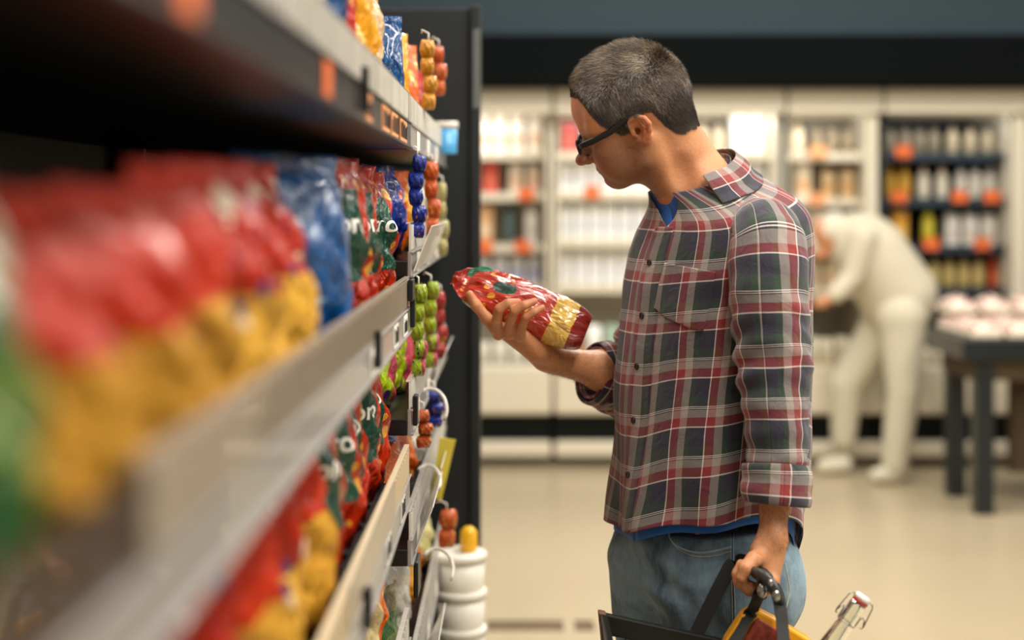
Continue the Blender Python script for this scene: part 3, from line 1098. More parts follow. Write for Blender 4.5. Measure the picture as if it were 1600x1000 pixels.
# open at the waist: cut flat
zc = A3(W(1100, 810, 2.42))[2]
zz = J.lo[2] + J.h * np.arange(J.n[2])
J.F = np.maximum(J.F, (zz[None, None, :] - zc).astype(np.float32))
JV, JQ = J.mesh()
JV = relax(JV, JQ, 2, .4)
JN = normals(JV, JQ)
low = np.clip((.86 - JV[:, 2]) / .1, 0, 1)
d = (.0042 * wrinkle(JV, 20, 61, (1, 1, 1.5)) + .0026 * wrinkle(JV, 46, 62, (1.2, 1.2, .6)) * (.4 + low)
     + .006 * np.sin((JV[:, 2] + .55 * JV[:, 0]) * 95) * np.exp(-(((JV[:, 0] - .23) ** 2 + (JV[:, 2] - .83) ** 2) / .05 ** 2)) * (JV[:, 1] < 2.5))
JV = JV + JN * d[:, None]
t = NT('washed_denim')
oc = t.obj()
base = t.mix(t.ramp(t.noise(oc, 7, 4, .6, .4), [(.41, (0, 0, 0, 1)), (.60, (1, 1, 1, 1))]), lin('#173c5a'), lin('#8fb0c6'))
slub = t.noise(t.map(oc, (1, 1, .12)), 420, 2, .6)
base = t.mix(t.math('MULTIPLY', slub, .45), base, lin('#9fb4c0'))
base = t.mix(t.math('MULTIPLY', t.noise(t.map(oc, (1, 1, .3)), 160, 3), .45), base, lin('#12222f'))
t.set(color=base, rough=.85, sheen=.15, spec=.2)
t.bump(t.math('ADD', t.math('MULTIPLY', slub, .5), t.math('MULTIPLY', t.noise(oc, 30, 4, .6), 3.0)), .5, .0018)
MAT['denim'] = t.m
jeans = child(mesh_obj('jeans', JV, JQ, MAT['denim']), person)
jeans['label'] = 'faded blue denim jeans'
jeans_bvh = BVHTree.FromPolygons(JV.tolist(), JQ.tolist())


def on_surface(bvh, px, py, lift=.001):
    o = Vector((0, 0, CAM_Z)); dr = (W(px, py, 1.0) - o).normalized()
    h_ = bvh.ray_cast(o, dr)
    if h_[0] is None: return None
    return h_[0] + h_[1] * lift


def densify(pts, n=8):
    out = []
    for i in range(len(pts) - 1):
        for k in range(n):
            q = k / n
            p0 = pts[max(i - 1, 0)]; p1 = pts[i]; p2 = pts[i + 1]; p3 = pts[min(i + 2, len(pts) - 1)]
            out.append(tuple(.5 * ((2 * b) + (-a + c) * q + (2 * a - 5 * b + 4 * c - d) * q * q + (-a + 3 * b - 3 * c + d) * q ** 3)
                             for a, b, c, d in zip(p0, p1, p2, p3)))
    out.append(pts[-1])
    return out


def seam(name, pts, r, mat, parent, bvh, lift=.0008, dash=None):
    q = [on_surface(bvh, x, y, lift) for x, y in densify(pts)]
    q = [p for p in q if p is not None]
    if len(q) < 3: return None
    mb = MB()
    if dash:
        fine = []
        for i in range(len(q) - 1):
            for k in range(6): fine.append(q[i].lerp(q[i + 1], k / 6))
        for i in range(0, len(fine) - 2, 3): mb.tube(fine[i:i + 3], r, 5)
    else:
        mb.tube(q, r, 8, ry=r * .5)
    return subpart(mb.build(name, mat, smooth=True), parent)


MAT['seam'] = plain('denim_seam', '#8aa0ac', .8, var=.25, scale=60)
MAT['thread'] = plain('denim_thread', '#b9b6a6', .7)
seam('pocket_edge', [(1043, 826), (1047, 840), (1056, 851), (1072, 860), (1092, 864), (1115, 862), (1143, 855)], .0026, MAT['seam'], jeans, jeans_bvh, .0006)
seam('pocket_stitching', [(1046, 832), (1050, 845), (1060, 857), (1076, 866), (1096, 870), (1118, 868), (1143, 861)], .0007, MAT['thread'], jeans, jeans_bvh, .0008, True)
seam('side_seam', [(1146, 832), (1146, 870), (1147, 910), (1148, 950), (1149, 998)], .0016, MAT['seam'], jeans, jeans_bvh, .0004)
seam('side_stitching', [(1142, 832), (1142, 870), (1143, 910), (1144, 950), (1145, 998)], .0006, MAT['thread'], jeans, jeans_bvh, .0008, True)
seam('back_pocket_edge', [(1226, 880), (1231, 905), (1233, 925), (1228, 950)], .0012, MAT['thread'], jeans, jeans_bvh, .0006)
p = on_surface(jeans_bvh, 1090, 836, .001)
if p is not None:
    mb = MB(); mb.lathe([(0, .0012), (.003, .0012), (.0045, 0), (.0045, -.002)], Matrix.Translation(p) @ Matrix.Rotation(PI / 2, 4, 'X'), 14)
    MAT['copper'] = plain('copper_rivet', '#9a6a4a', .3, metal=1)
    subpart(mb.build('rivet', MAT['copper'], smooth=True), jeans)
MAT['shoe'] = plain('brown_leather', '#3a2a20', .5)
for fx, fy in ((ankL[0], ankL[1]), (ankR[0], ankR[1])):
    S = Field((fx - .24, fy - .08, -.01), (fx + .1, fy + .08, .17), .005)
    S.cap((fx, fy, .11), (fx, fy, .05), .045, .042, .02)
    S.cap((fx + .02, fy, .04), (fx - .14, fy - .01, .032), .040, .033, .03)
    S.cap((fx - .13, fy - .012, .03), (fx - .17, fy - .015, .028), .034, .027, .02)
    zz = S.lo[2] + S.h * np.arange(S.n[2])
    S.F = np.maximum(S.F, (.003 - zz)[None, None, :].astype(np.float32))
    v, q = S.mesh()
    child(mesh_obj('shoe', relax(v, q, 1), q, MAT['shoe']), person)

# ================================================================== basket carried in the near hand
MAT['black_plastic'] = plain('black_plastic', '#0f100f', .38, var=.2)
MAT['strap'] = plain('black_webbing', '#0d0d0e', .75, var=.2, scale=90)
MAT['tan_trim'] = plain('tan_leather_trim', '#6d4a33', .6, var=.2, scale=40)
MAT['steel'] = plain('steel', '#b9b6b0', .28, metal=1)
bk = empty('shopping_basket', (.33, 2.05, .52))
tag(bk, 'black shopping basket with dark straps hanging from the near hand of the man in plaid', 'basket')
bA = A3(W(943, 957, 2.20))       # far corner, frame left
def brim(x, y, z):     # basket coordinates: x along, y towards the camera, z down
    a = math.radians(12.5)
    ex = np.array([math.cos(a), 0, -math.sin(a)]); ey = np.array([0, -1.0, 0]); ez = np.array([.10, 0, -.99])
    return bA + ex * x + ey * y + ez * z
LX, LY, DZ = .43, .27, .27
mb = MB()
def slab(x0, x1, y0, y1, z0, z1):
    c = [brim(x, y, z) for z in (z0, z1) for y in (y0, y1) for x in (x0, x1)]
    mb.add(c, [(0, 2, 3, 1), (4, 5, 7, 6), (0, 1, 5, 4), (2, 6, 7, 3), (0, 4, 6, 2), (1, 3, 7, 5)])
slab(0, LX, -.006, .006, 0, .034); slab(0, LX, LY - .006, LY + .006, 0, .034)
slab(-.006, .006, 0, LY, 0, .034); slab(LX - .006, LX + .006, 0, LY, 0, .034)
o = child(mb.build('rim', MAT['black_plastic'], bevel=.003), bk)
mb = MB()
t_ = .02
n_ = 16
for k in range(19):
    x_ = .008 + (LX - .016) * k / 18
    for y_ in (.003, LY - .003): slab(x_ - .0015, x_ + .0015, y_ - .0015, y_ + .0015, .03, DZ)
for k in range(12):
    y_ = .008 + (LY - .016) * k / 11
    for x_ in (.003, LX - .003): slab(x_ - .0015, x_ + .0015, y_ - .0015, y_ + .0015, .03, DZ)
for z_ in (.10, .16, .22):
    for y_ in (.003, LY - .003): slab(.002, LX - .002, y_ - .001, y_ + .001, z_, z_ + .003)
    for x_ in (.003, LX - .003): slab(x_ - .001, x_ + .001, .002, LY - .002, z_, z_ + .003)
slab(.002, LX - .002, .002, LY - .002, DZ, DZ + .006)
child(mb.build('basket_body', MAT['black_plastic'], bevel=.001), bk)
mb = MB()
slab(-.009, .004, -.008, .012, -.002, .20)
slab(-.009, -.003, .012, .05, .010, .20)
child(mb.build('corner_trim', MAT['tan_trim'], bevel=.003), bk)
bk.children[-1]['label'] = 'brown leather corner trim'


def ribbon(name, pts, w, th, mat, parent, wdir):
    pts = [Vector(p) for p in densify([tuple(p) for p in pts], 8)]
    wd0 = Vector(wdir)
    mb = MB(); v = []; f = []
    for i, p in enumerate(pts):
        tg = (pts[min(i + 1, len(pts) - 1)] - pts[max(i - 1, 0)]).normalized()
        wd = (wd0 - tg * wd0.dot(tg)).normalized(); nn = tg.cross(wd)
        for a, b in ((-1, -1), (1, -1), (1, 1), (-1, 1)): v.append(p + wd * a * w / 2 + nn * b * th / 2)
    for i in range(len(pts) - 1):
        for k in range(4): f.append((i * 4 + k, i * 4 + (k + 1) % 4, i * 4 + 4 + (k + 1) % 4, i * 4 + 4 + k))
    f += [(3, 2, 1, 0), tuple(len(v) - 4 + k for k in range(4))]
    mb.add(v, f)
    return child(mb.build(name, mat, bevel=.0006), parent)


# grip running towards the camera through the fist
g0, g1 = W(1184, 896, 2.225), W(1206, 906, 2.085)
ribbon('strap', [W(1088, 990, 2.20), W(1108, 950, 2.205), W(1128, 910, 2.21), W(1146, 880, 2.215), W(1164, 878, 2.215), W(1184, 893, 2.205)], .022, .003, MAT['strap'], bk, (1, 0, .6))
ribbon('strap', [W(1196, 912, 2.13), W(1186, 932, 2.115), W(1172, 960, 2.135), W(1152, 995, 2.09), W(1128, 1040, 2.06)], .021, .003, MAT['strap'], bk, (1, 0, .5))
ribbon('strap', [W(1208, 912, 2.135), W(1216, 930, 2.09), W(1220, 955, 2.07), W(1223, 985, 2.05), W(1226, 1045, 2.00)], .018, .003, MAT['strap'], bk, (1, 0, -.05))
mb = MB()
mb.tube([W(1186, 893, 2.215), W(1188, 896, 2.17), W(1192, 900, 2.125), W(1198, 905, 2.095)], [.0105, .0115, .0120, .0105], 14)
child(mb.build('grip', MAT['black_plastic'], smooth=True), bk)
mb = MB()
mb.tube([W(1178, 894, 2.118), W(1190, 899, 2.100), W(1203, 910, 2.088), W(1213, 926, 2.082), W(1217, 944, 2.080)], [.009, .0100, .0098, .0095, .0085], 12, ry=.006)
MAT['grey_plastic'] = plain('worn_grey_plastic', '#3a3b3a', .35)
child(mb.build('handle_bracket', MAT['grey_plastic'], smooth=True), bk)
for (px, py, d, r) in ((1191, 924, 2.098, .0075), (1204, 911, 2.072, .0036), (1213, 932, 2.070, .0060)):
    mb = MB()
    M = Matrix.Translation(W(px, py, d)) @ Matrix.Rotation(PI / 2, 4, 'X') @ Matrix.Scale(1.5, 4, (0, 1, 0))
    mb.lathe([(0, .003), (r * .6, .0026), (r, .0008), (r, -.004)], M, 16)
    child(mb.build('buckle', MAT['steel'], smooth=True), bk)

# ================================================================== things in the basket
MAT['yellow_card'] = plain('yellow_card', '#f0a818', .35, var=.06, coat=.3)
t = NT('red_brown_print'); c_ = t.mix(t.voronoi(t.obj(), 120), lin('#6a1c18'), lin('#a84a34')); t.set(color=c_, rough=.35, coat=.3); MAT['red_print'] = t.m
pkb = empty('yellow_packet', (.36, 2.0, .60))
tag(pkb, 'yellow-edged packet with a dark red front lying in the black basket under the fist', 'packet')
def quadslab(name, pts, depth, mat, parent, bev=.004):
    f_ = [Vector(p) for p in pts]; n = len(f_)
    b_ = [p + Vector((0, depth, 0)) for p in f_]
    mb = MB(); mb.add(f_ + b_, [tuple(range(n - 1, -1, -1)), tuple(range(n, 2 * n))] + [(i, (i + 1) % n, n + (i + 1) % n, n + i) for i in range(n)])
    return child(mb.build(name, mat, parent=None, bevel=bev), parent)
quadslab('packet_body', [W(1110, 1060, 2.135), W(1135, 1000, 2.135), W(1160, 962, 2.135), W(1170, 954, 2.135), W(1186, 954, 2.135), W(1215, 969, 2.135), W(1265, 1000, 2.135), W(1330, 1060, 2.135)], .028, MAT['yellow_card'], pkb)
quadslab('printed_front', [W(1146, 1050, 2.129), W(1160, 1006, 2.129), W(1178, 972, 2.129), W(1186, 967, 2.129), W(1210, 982, 2.129), W(1240, 1002, 2.129), W(1280, 1050, 2.129)], .008, MAT['red_print'], pkb, .002)
pkb.children[-1]['label'] = 'dark red printed front panel'

# swing-top bottle
t = NT('bottle_glass'); t.set(color=(.93, .95, .90, 1), rough=.03, trans=1.0, ior=1.45); MAT['glass'] = t.m
MAT['porcelain'] = plain('white_porcelain', '#e9e6df', .2, var=.03, coat=.6)
MAT['red_rubber'] = plain('red_rubber', '#c02818', .5)
MAT['wire'] = plain('bail_wire', '#8d8a84', .3, metal=1)
bt = empty('swing_top_bottle', (.42, 2.03, .55))
tag(bt, 'clear glass swing-top bottle with white stopper and wire bail sticking out of the basket', 'bottle')
BTc = W(1343, 941, 2.05)             # under the stopper
ax = (W(1343, 941, 2.05) - W(1300, 1004, 2.05)).normalized()
xx = Vector((0, 1, 0)).cross(ax).normalized()
MBt = Matrix.Translation(BTc) @ Matrix((xx, Vector((0, -1, 0)), ax)).transposed().to_4x4()
if MBt.to_3x3().determinant() < 0:
    MBt = Matrix.Translation(BTc) @ Matrix((xx, Vector((0, 1, 0)), ax)).transposed().to_4x4()
mb = MB()
prof = [(.0060, -.001), (.0108, -.001), (.0122, -.003), (.0126, -.006), (.0124, -.030), (.0130, -.034), (.0120, -.038), (.0128, -.042), (.0150, -.075), (.019, -.11), (.028, -.14), (.036, -.165), (.038, -.18), (.038, -.31), (.034, -.318), (.0, -.318)]
inner = [(0, -.312), (.033, -.310), (.0345, -.30), (.0345, -.18), (.032, -.165), (.024, -.14), (.0155, -.11), (.0115, -.075), (.0090, -.040), (.0085, -.01), (.0060, -.001)]
mb.lathe(inner[::-1][::-1] + prof, MBt, 28)
child(mb.build('bottle_body', MAT['glass'], smooth=True), bt)
mb = MB(); mb.lathe([(0, .0125), (.0085, .0125), (.0115, .0105), (.0122, .007), (.0118, .0035), (0, .0035)], MBt, 24)
child(mb.build('stopper', MAT['porcelain'], smooth=True), bt)
mb = MB(); mb.lathe([(0, .0036), (.0112, .0036), (.0122, .0018), (.0115, -.0004), (0, -.0006)], MBt, 24)
child(mb.build('rubber_gasket', MAT['red_rubber'], smooth=True), bt)
mb = MB()
T_ = lambda x, y, z: MBt @ Vector((x, y, z))
for s in (1, -1):
    mb.tube([T_(s * .0105, 0, .0075), T_(s * .0180, -.001, .0065), T_(s * .0200, -.002, .002), T_(s * .0235, -.004, -.026), T_(s * .0225, -.004, -.0300), T_(s * .0195, -.003, -.0300)], .0009, 8)
    mb.tube([T_(s * .0232, -.004, -.0275), T_(s * .0200, -.003, -.0180), T_(s * .0165, -.001, -.0160), T_(s * .0145, 0, -.0200), T_(s * .0140, 0, -.0330)], .0010, 8)
mb.tube([T_(.0135 * math.cos(a), .0135 * math.sin(a), -.0345) for a in np.linspace(0, 2 * PI, 29)], .0009, 8, cap=False)
child(mb.build('wire_bail', MAT['wire'], smooth=True), bt)
# ================================================================== film bags
def film(name, base, elems=(), rough=.2, base2=None, bump=.8, coat=.45):
    """glossy printed film; elems are drawn over one another in uv"""
    t = NT(name)
    u, v, _ = t.sep(t.uv())
    uvn = t.uv()
    col = t.mix(t.noise(uvn, 5, 2), lin(base), lin(base2 or base))
    lump = None
    wob = t.math('MULTIPLY', t.math('SUBTRACT', t.noise(uvn, 4, 2), .5), .10)
    for e in elems:
        k = e[0]
        if k in ('ell', 'rect'):
            _, cx, cy, rx, ry, c = e[:6]
            du = t.math('DIVIDE', t.math('SUBTRACT', u, cx), rx)
            dv = t.math('DIVIDE', t.math('SUBTRACT', v, cy), ry)
            if k == 'ell':
                dd = t.math('ADD', t.math('MULTIPLY', du, du), t.math('MULTIPLY', dv, dv))
            else:
                dd = t.math('MAXIMUM', t.math('ABSOLUTE', du), t.math('ABSOLUTE', dv))
            col = t.mix(t.math('LESS_THAN', dd, 1.0), col, lin(c))
        elif k == 'pasta':       # see-through window with noodles behind it
            _, v0, v1, c1, c2, sc = e
            vv = t.math('ADD', v, wob)
            m = t.math('MULTIPLY', t.math('GREATER_THAN', vv, v0), t.math('LESS_THAN', vv, v1))
            vo = t.voronoi(t.map(uvn, (1, 1.5, 1)), sc, 'SMOOTH_F1')
            cc = t.ramp(vo, [(0, lin(c1)), (.55, lin(c1)), (.85, lin(c2))])
            col = t.mix(m, col, cc)
            hh = t.math('MULTIPLY', t.math('SUBTRACT', 1, vo), m)
            lump = hh if lump is None else t.math('ADD', lump, hh)
        elif k == 'blobs':       # printed noodles or fruit
            _, sc, thr, c, v0, v1, st = e
            vo = t.voronoi(t.map(uvn, (1, st, 1), (3, 1, 0), (0, 0, .6)), sc)
            m = t.math('MULTIPLY', t.math('LESS_THAN', vo, thr), t.math('MULTIPLY', t.math('GREATER_THAN', v, v0), t.math('LESS_THAN', v, v1)))
            col = t.mix(m, col, lin(c))
        elif k == 'stripe':
            _, v0, v1, c = e
            m = t.math('MULTIPLY', t.math('GREATER_THAN', v, v0), t.math('LESS_THAN', v, v1))
            col = t.mix(m, col, lin(c))
    t.set(color=col, rough=rough, coat=coat, coat_rough=.08, spec=.5 if coat > .3 else .15)
    h = t.math('ADD', t.math('MULTIPLY', t.noise(t.map(uvn, (1, .55, 1)), 9, 3, .6, 2.2), 2.2), t.math('MULTIPLY', t.voronoi(t.map(uvn, (1, .7, 1)), 16), .9))
    if lump is not None: h = t.math('ADD', h, t.math('MULTIPLY', lump, .8))
    t.bump(h, bump, .006)
    return t.m


G, Y_, YL = '#0c4030', '#e2a52a', '#e6c066'
MAT['pasta_red'] = film('red_pasta_film', '#981a08', [('blobs', 4.2, .27, '#d89a34', .08, .90, 1.5), ('rect', .50, .58, .23, .25, G), ('stripe', 0, .05, '#7c0d06')], base2='#bc300c')
MAT['pasta_red_b'] = film('red_window_film', '#a01c04', [('pasta', .04, .56, '#c48f2c', '#805214', 10)], base2='#b83008', rough=.42, coat=.12)
MAT['pasta_mixed'] = film('red_blue_film', '#a02006', [('pasta', .05, .52, '#dda83c', '#9a6a22', 12), ('blobs', 6, .25, '#27386f', .35, .95, 1), ('blobs', 5, .25, '#e9d9bd', .4, .95, 1.2)], rough=.34, coat=.15)
MAT['blue_film'] = film('deep_blue_film', '#0a5496', [('ell', .35, .28, .10, .05, '#74b6e0'), ('stripe', .0, .06, '#0d4f87')], base2='#073a66')
MAT['blue_dots'] = film('blue_dotted_film', '#1537a8', [('blobs', 5, .28, '#e0765a', .1, .9, 1)])
MAT['yellow_film'] = film('yellow_film', '#f0a81c', [('blobs', 4, .25, '#f7d267', .1, .9, 1)])
MAT['orange_film'] = film('orange_film', '#e8691c', [('blobs', 5, .3, '#f4c05a', .1, .9, 1)])
MAT['candy'] = film('lime_candy_film', '#b4cc1e', [('blobs', 5, .30, '#5e2a8c', 0, 1, 1), ('blobs', 7, .22, '#1d7a4c', 0, 1, 1.3), ('ell', .8, .5, .25, .5, '#d8506a')])
MAT['green_film'] = film('green_film', '#2c6a2c', [('ell', .5, .5, .3, .12, '#6c8c3c'), ('stripe', .75, 1, '#8c8860')])
MAT['cream_film'] = film('cream_film', '#d9b98e', [('blobs', 5, .25, '#b8503c', .2, .8, 1)])
MAT['red_film'] = film('plain_red_film', '#c22414', [('ell', .5, .55, .3, .12, '#e8b23c')])
MAT['clear_nests'] = film('clear_nest_film', '#dcc08a', [('pasta', .0, .75, '#e0c890', '#a8824a', 7), ('ell', .5, .72, .22, .10, '#1c1c20'), ('ell', .5, .72, .16, .06, '#e8e4dc')], rough=.1)
MAT['pale_film'] = film('pale_yellow_film', '#d8cf8c', [])
MAT['pearl_film'] = film('pearl_film', '#d8d2c4', [('blobs', 4, .2, '#c8643c', .2, .8, 1)])
MAT['label_white'] = plain('print_white', '#f2efe6', .4)


def bag_shape(w, h, t, seed, seal=.07, rounded=False):
    rs = random.Random(seed)
    ph = [rs.uniform(0, 6.28) for _ in range(8)]

    def half(x, z):       # x in -1..1, z in 0..1
        prof = (max(0.0, math.sin(PI * min(1, max(0, (z + .03) / (1.0 - seal)) if z < 1 - seal else 1)))) ** .42 if z < 1 - seal else 0.0
        prof = prof ** (.62 if rounded else 1) * (.80 + .32 * (1 - z))
        edge = max(0.0, 1 - abs(x) ** 2.6) ** .5
        n = .20 * math.sin(x * 4 + z * 7 + ph[0]) * math.sin(z * 9 + ph[1]) + .11 * math.sin(x * 11 + ph[2] + 3 * math.sin(z * 12)) + .08 * math.sin(z * 27 + x * 5 + ph[3])
        cr = .16 * math.sin(x * 17 + ph[4]) * max(0, (z - .6) / .4) + .10 * math.sin(x * 15 + ph[5]) * max(0, (.2 - z) / .2)
        return t / 2 * edge * prof * (1 + (n * .45 if rounded else n) + cr) + .0006
    def pos(x, z, s):
        wx = w / 2 * (1 - .07 * math.sin(PI * z) + .015 * math.sin(z * 14 + ph[6]))
        if rounded: wx *= (1 - abs(2 * min(1, max(0, z)) - 1) ** (6 if z > .5 else 8) * (.72 if z > .5 else .34))
        y = -s * half(x, z) + .010 * math.sin(z * 3.1 + ph[7]) * z + (.006 * math.sin(x * 5 + ph[2]) if z > 1 - seal else .004 * math.sin(x * 5 + ph[2]) * z)
        return (x * wx, y, z * h)
    return pos


def bag_mesh(name, w, h, t, seed, mat, nu=18, nv=26, rounded=False):
    pos = bag_shape(w, h, t, seed, rounded=rounded)
    v, f, uv = [], [], []
    for s in (1, -1):
        b = len(v)
        for j in range(nv + 1):
            for i in range(nu + 1):
                x, z = -1 + 2 * i / nu, j / nv
                x = math.copysign(abs(x) ** .8, x)
                v.append(pos(x, z, s)); uv.append(((x + 1) / 2 if s > 0 else (1 - x) / 2, z))
        for j in range(nv):
            for i in range(nu):
                q = b + j * (nu + 1) + i
                f.append((q, q + 1, q + nu + 2, q + nu + 1) if s > 0 else (q + nu + 1, q + nu + 2, q + 1, q))
    # join the rims
    k = (nv + 1) * (nu + 1)
    for j in range(nv):
        for i in (0, nu):
            a = j * (nu + 1) + i
            f.append((a, a + nu + 1, a + k + nu + 1, a + k) if i == 0 else (a, a + k, a + k + nu + 1, a + nu + 1))
    for i in range(nu):
        f.append((i, k + i, k + i + 1, i + 1))
        a = nv * (nu + 1) + i
        f.append((a, a + 1, k + a + 1, k + a))
    o = mesh_obj(name, v, f, mat, uvs=uv)
    return o, pos


def lettering(text, size, pos, cx, cz, w, h, mat, parent, name='lettering', rotz=0.0):
    """printed word lying on the front of a bag"""
    cu = bpy.data.curves.new(name, 'FONT')
    cu.body = text; cu.size = size; cu.align_x = 'CENTER'; cu.align_y = 'CENTER'; cu.offset = size * .012
    to = bpy.data.objects.new(name, cu)
    me = bpy.data.meshes.new_from_object(to)
    bpy.data.objects.remove(to); bpy.data.curves.remove(cu)
    bm = bmesh.new(); bm.from_mesh(me)
    bmesh.ops.triangulate(bm, faces=bm.faces)
    bmesh.ops.subdivide_edges(bm, edges=[e for e in bm.edges if e.calc_length() > .008], cuts=2, use_grid_fill=False)
    for vt in bm.verts:
        x, z = vt.co.x, vt.co.y
        x, z = x * math.cos(rotz) - z * math.sin(rotz), x * math.sin(rotz) + z * math.cos(rotz)
        x += cx; z += cz
        p = pos(max(-1, min(1, x / (w / 2))), z / h, 1)
        vt.co = (x, p[1] - .0012, z)
    bm.to_mesh(me); bm.free()
    me.materials.clear(); me.materials.append(mat)
    o = bpy.data.objects.new(name, me)
    return link(o, parent)


# --- the packet in his hand
hb_a, hb_b = W(711, 437, 2.480), W(916, 520, 2.462)
zax = (hb_a - hb_b).normalized()                      # bottom of the bag lies at the wrist
up_im = Vector((0, 0, 1)); up_im = (up_im - zax * up_im.dot(zax)).normalized()
far = zax.cross(up_im); far = far if far.y > 0 else -far
ang = math.radians(48)
wax = (up_im * math.cos(ang) + far * math.sin(ang)).normalized()
yax = zax.cross(wax).normalized()                     # right-handed: x = w, y, z
if yax.y < 0 : pass
Mh = Matrix((wax, yax, zax)).transposed()
if Mh.determinant() < 0: Mh = Matrix((-wax, yax, zax)).transposed()
front = -(Mh @ Vector((0, 1, 0)))
if front.y > 0:                                      # printed front towards the camera
    Mh = Mh @ Matrix.Rotation(PI, 3, 'Z')
MAT['held_film'] = film('held_pasta_film', '#a81c08', [('blobs', 5, .24, '#e2a23c', .42, .97, 1.7), ('pasta', .105, .27, '#e6bc58', '#9a6a20', 16), ('ell', .40, .64, .13, .085, G), ('ell', .88, .86, .16, .09, '#1d6a48'), ('stripe', 0, .105, '#8a180a')], base2='#c43810', rough=.12, bump=.7, coat=.9)
hb, hpos = bag_mesh('pasta_bag', .098, (hb_a - hb_b).length, .074, 5, MAT['held_film'], 40, 70, True)
hb.matrix_world = Matrix.Translation(hb_b) @ Mh.to_4x4()
tag(hb, 'red bag of pasta held up in the hand of the man in plaid', 'pasta bag')
MAT['seal'] = plain('crimped_red_seal', '#a01a10', .3, coat=.6)
mb = MB()
for k in range(24):
    pass
L_ = (hb_a - hb_b).length
mb.grid(lambda a, b: (lambda p: (p[0], p[1] + .0015 * math.sin(b * 40), p[2]))(hpos(-1 + 2 * a, .94 + .08 * b, 1)), 24, 8)
so = mb.build('crimped_seal', MAT['seal'], hb, smooth=True)
thick(so, .001, 0)
# ================================================================== shelving at frame left
MAT['shelf_black'] = plain('black_shelf_steel', '#070909', .45, var=.15, scale=3)
MAT['panel_black'] = plain('black_end_panel', '#0e1416', .5, var=.15, scale=3)
MAT['rail_grey'] = plain('grey_price_rail', '#908d89', .35, var=.05, coat=.3)
t = NT('clear_plastic_lip')
c_ = t.mix(t.noise(t.map(t.obj(), (1, 9, .5)), 12, 2), lin('#b8b4ab'), lin('#efece4'))
t.set(color=c_, rough=.12, coat=.8, alpha=.93, spec=.6); MAT['lip'] = t.m
MAT['cream_lip'] = plain('cream_card_lip', '#d0c0a2', .4, var=.06, coat=.4)
MAT['smoke'] = plain('smoked_plastic', '#35261d', .3, coat=.4)
MAT['tan_lip'] = plain('tan_card_lip', '#958878', .4, var=.06, coat=.4)
MAT['rail_black'] = plain('dark_price_rail', '#211e1d', .4)
MAT['tag_peach'] = plain('peach_price_card', '#e8a06a', .6, var=.05)
MAT['tag_orange'] = plain('orange_price_card', '#d8641c', .6, var=.05)
MAT['tag_white'] = plain('white_price_card', '#e9e5dc', .6, var=.03)
MAT['ink'] = plain('black_ink', '#0d0d0d', .6)
MAT['clip_black'] = plain('black_clip', '#0a0d10', .4)
MAT['silver'] = plain('silver_bracket', '#6a6e6a', .45, metal=.4)
FX = -.166            # front plane of the rails
BAY = 2.315
gd = empty('shelving_unit', (-.4, 1.2, 0))
tag(gd, 'tall black supermarket shelving unit with pale price rails, close at frame left', 'shelving')


def lip_near(y0, y1, zb, s_):
    if y1 is None: return
    mb = MB(); mb.box(FX - .004, FX - .001, y0 + .004, y1 - .004, zb + .043, zb + .088)
    subpart(mb.build('front_lip', MAT['smoke'], bevel=.0006), s_)
    s_.children[-1]['label'] = 'dark smoked front lip'


def shelf(y0, y1, zb, board=.028, lip0=None, rail='rail_grey', lipm='lip'):
    mb = MB(); mb.box(-.64, FX - .006, y0 + .003, y1 - .003, zb, zb + board)
    s_ = child(mb.build('shelf', MAT['shelf_black'], bevel=.002), gd)
    mb = MB(); mb.box(FX - .006, FX, y0 + .003, y1 - .003, zb, zb + .043)
    mb.box(FX - .002, FX + .004, y0 + .003, y1 - .003, zb, zb + .004)
    mb.box(FX - .002, FX + .003, y0 + .003, y1 - .003, zb + .040, zb + .043)
    subpart(mb.build('price_rail', MAT[rail], bevel=.0008), s_)
    lip_near(y0, lip0, zb, s_)
    y0 = lip0 or y0
    mb = MB(); mb.box(FX - .004, FX - .001, y0 + .004, y1 - .004, zb + .043, zb + .090)
    mb.box(FX - .009, FX - .001, y0 + .004, y1 - .004, zb + .088, zb + .091)
    for k in range(int((y1 - y0 - .02) / .032)):
        y = y0 + .012 + k * .032
        mb.box(FX - .001, FX + .0016, y, y + .004, zb + .046, zb + .087)
    subpart(mb.build('front_lip', MAT[lipm], bevel=.0006), s_)
    s_.children[-1]['label'] = 'clear plastic front lip'
    return s_


def price_tag(s_, y, zb, w, mat, glyphs=0, h=.032):
    mb = MB(); mb.box(FX + .0005, FX + .002, y - w / 2, y + w / 2, zb + .005, zb + .005 + h)
    o = subpart(mb.build('price_card', mat), s_)
    if glyphs:
        mb = MB(); rs = random.Random(int(y * 1000))
        x = y - w / 2 + .006
        while x < y + w / 2 - .006:
            g = rs.choice([.004, .006, .009])
            mb.box(FX + .002, FX + .0026, x, x + g * .55, zb + .010, zb + .008 + h * rs.uniform(.55, .88))
            x += g + rs.choice([.003, .006])
        subpart(mb.build('price_figures', MAT['ink']), o) if False else child_of(mb.build('price_figures', MAT['ink']), o)
    return o


def child_of(o, parent):
    o.parent = parent
    o.matrix_parent_inverse = Matrix.Identity(4)
    return o


def clip(s_, y, zb, h=.03, w=.02):
    mb = MB(); mb.box(FX + .002, FX + .010, y - w / 2, y + w / 2, zb, zb + h)
    subpart(mb.build('label_clip', MAT['clip_black'], bevel=.002), s_)


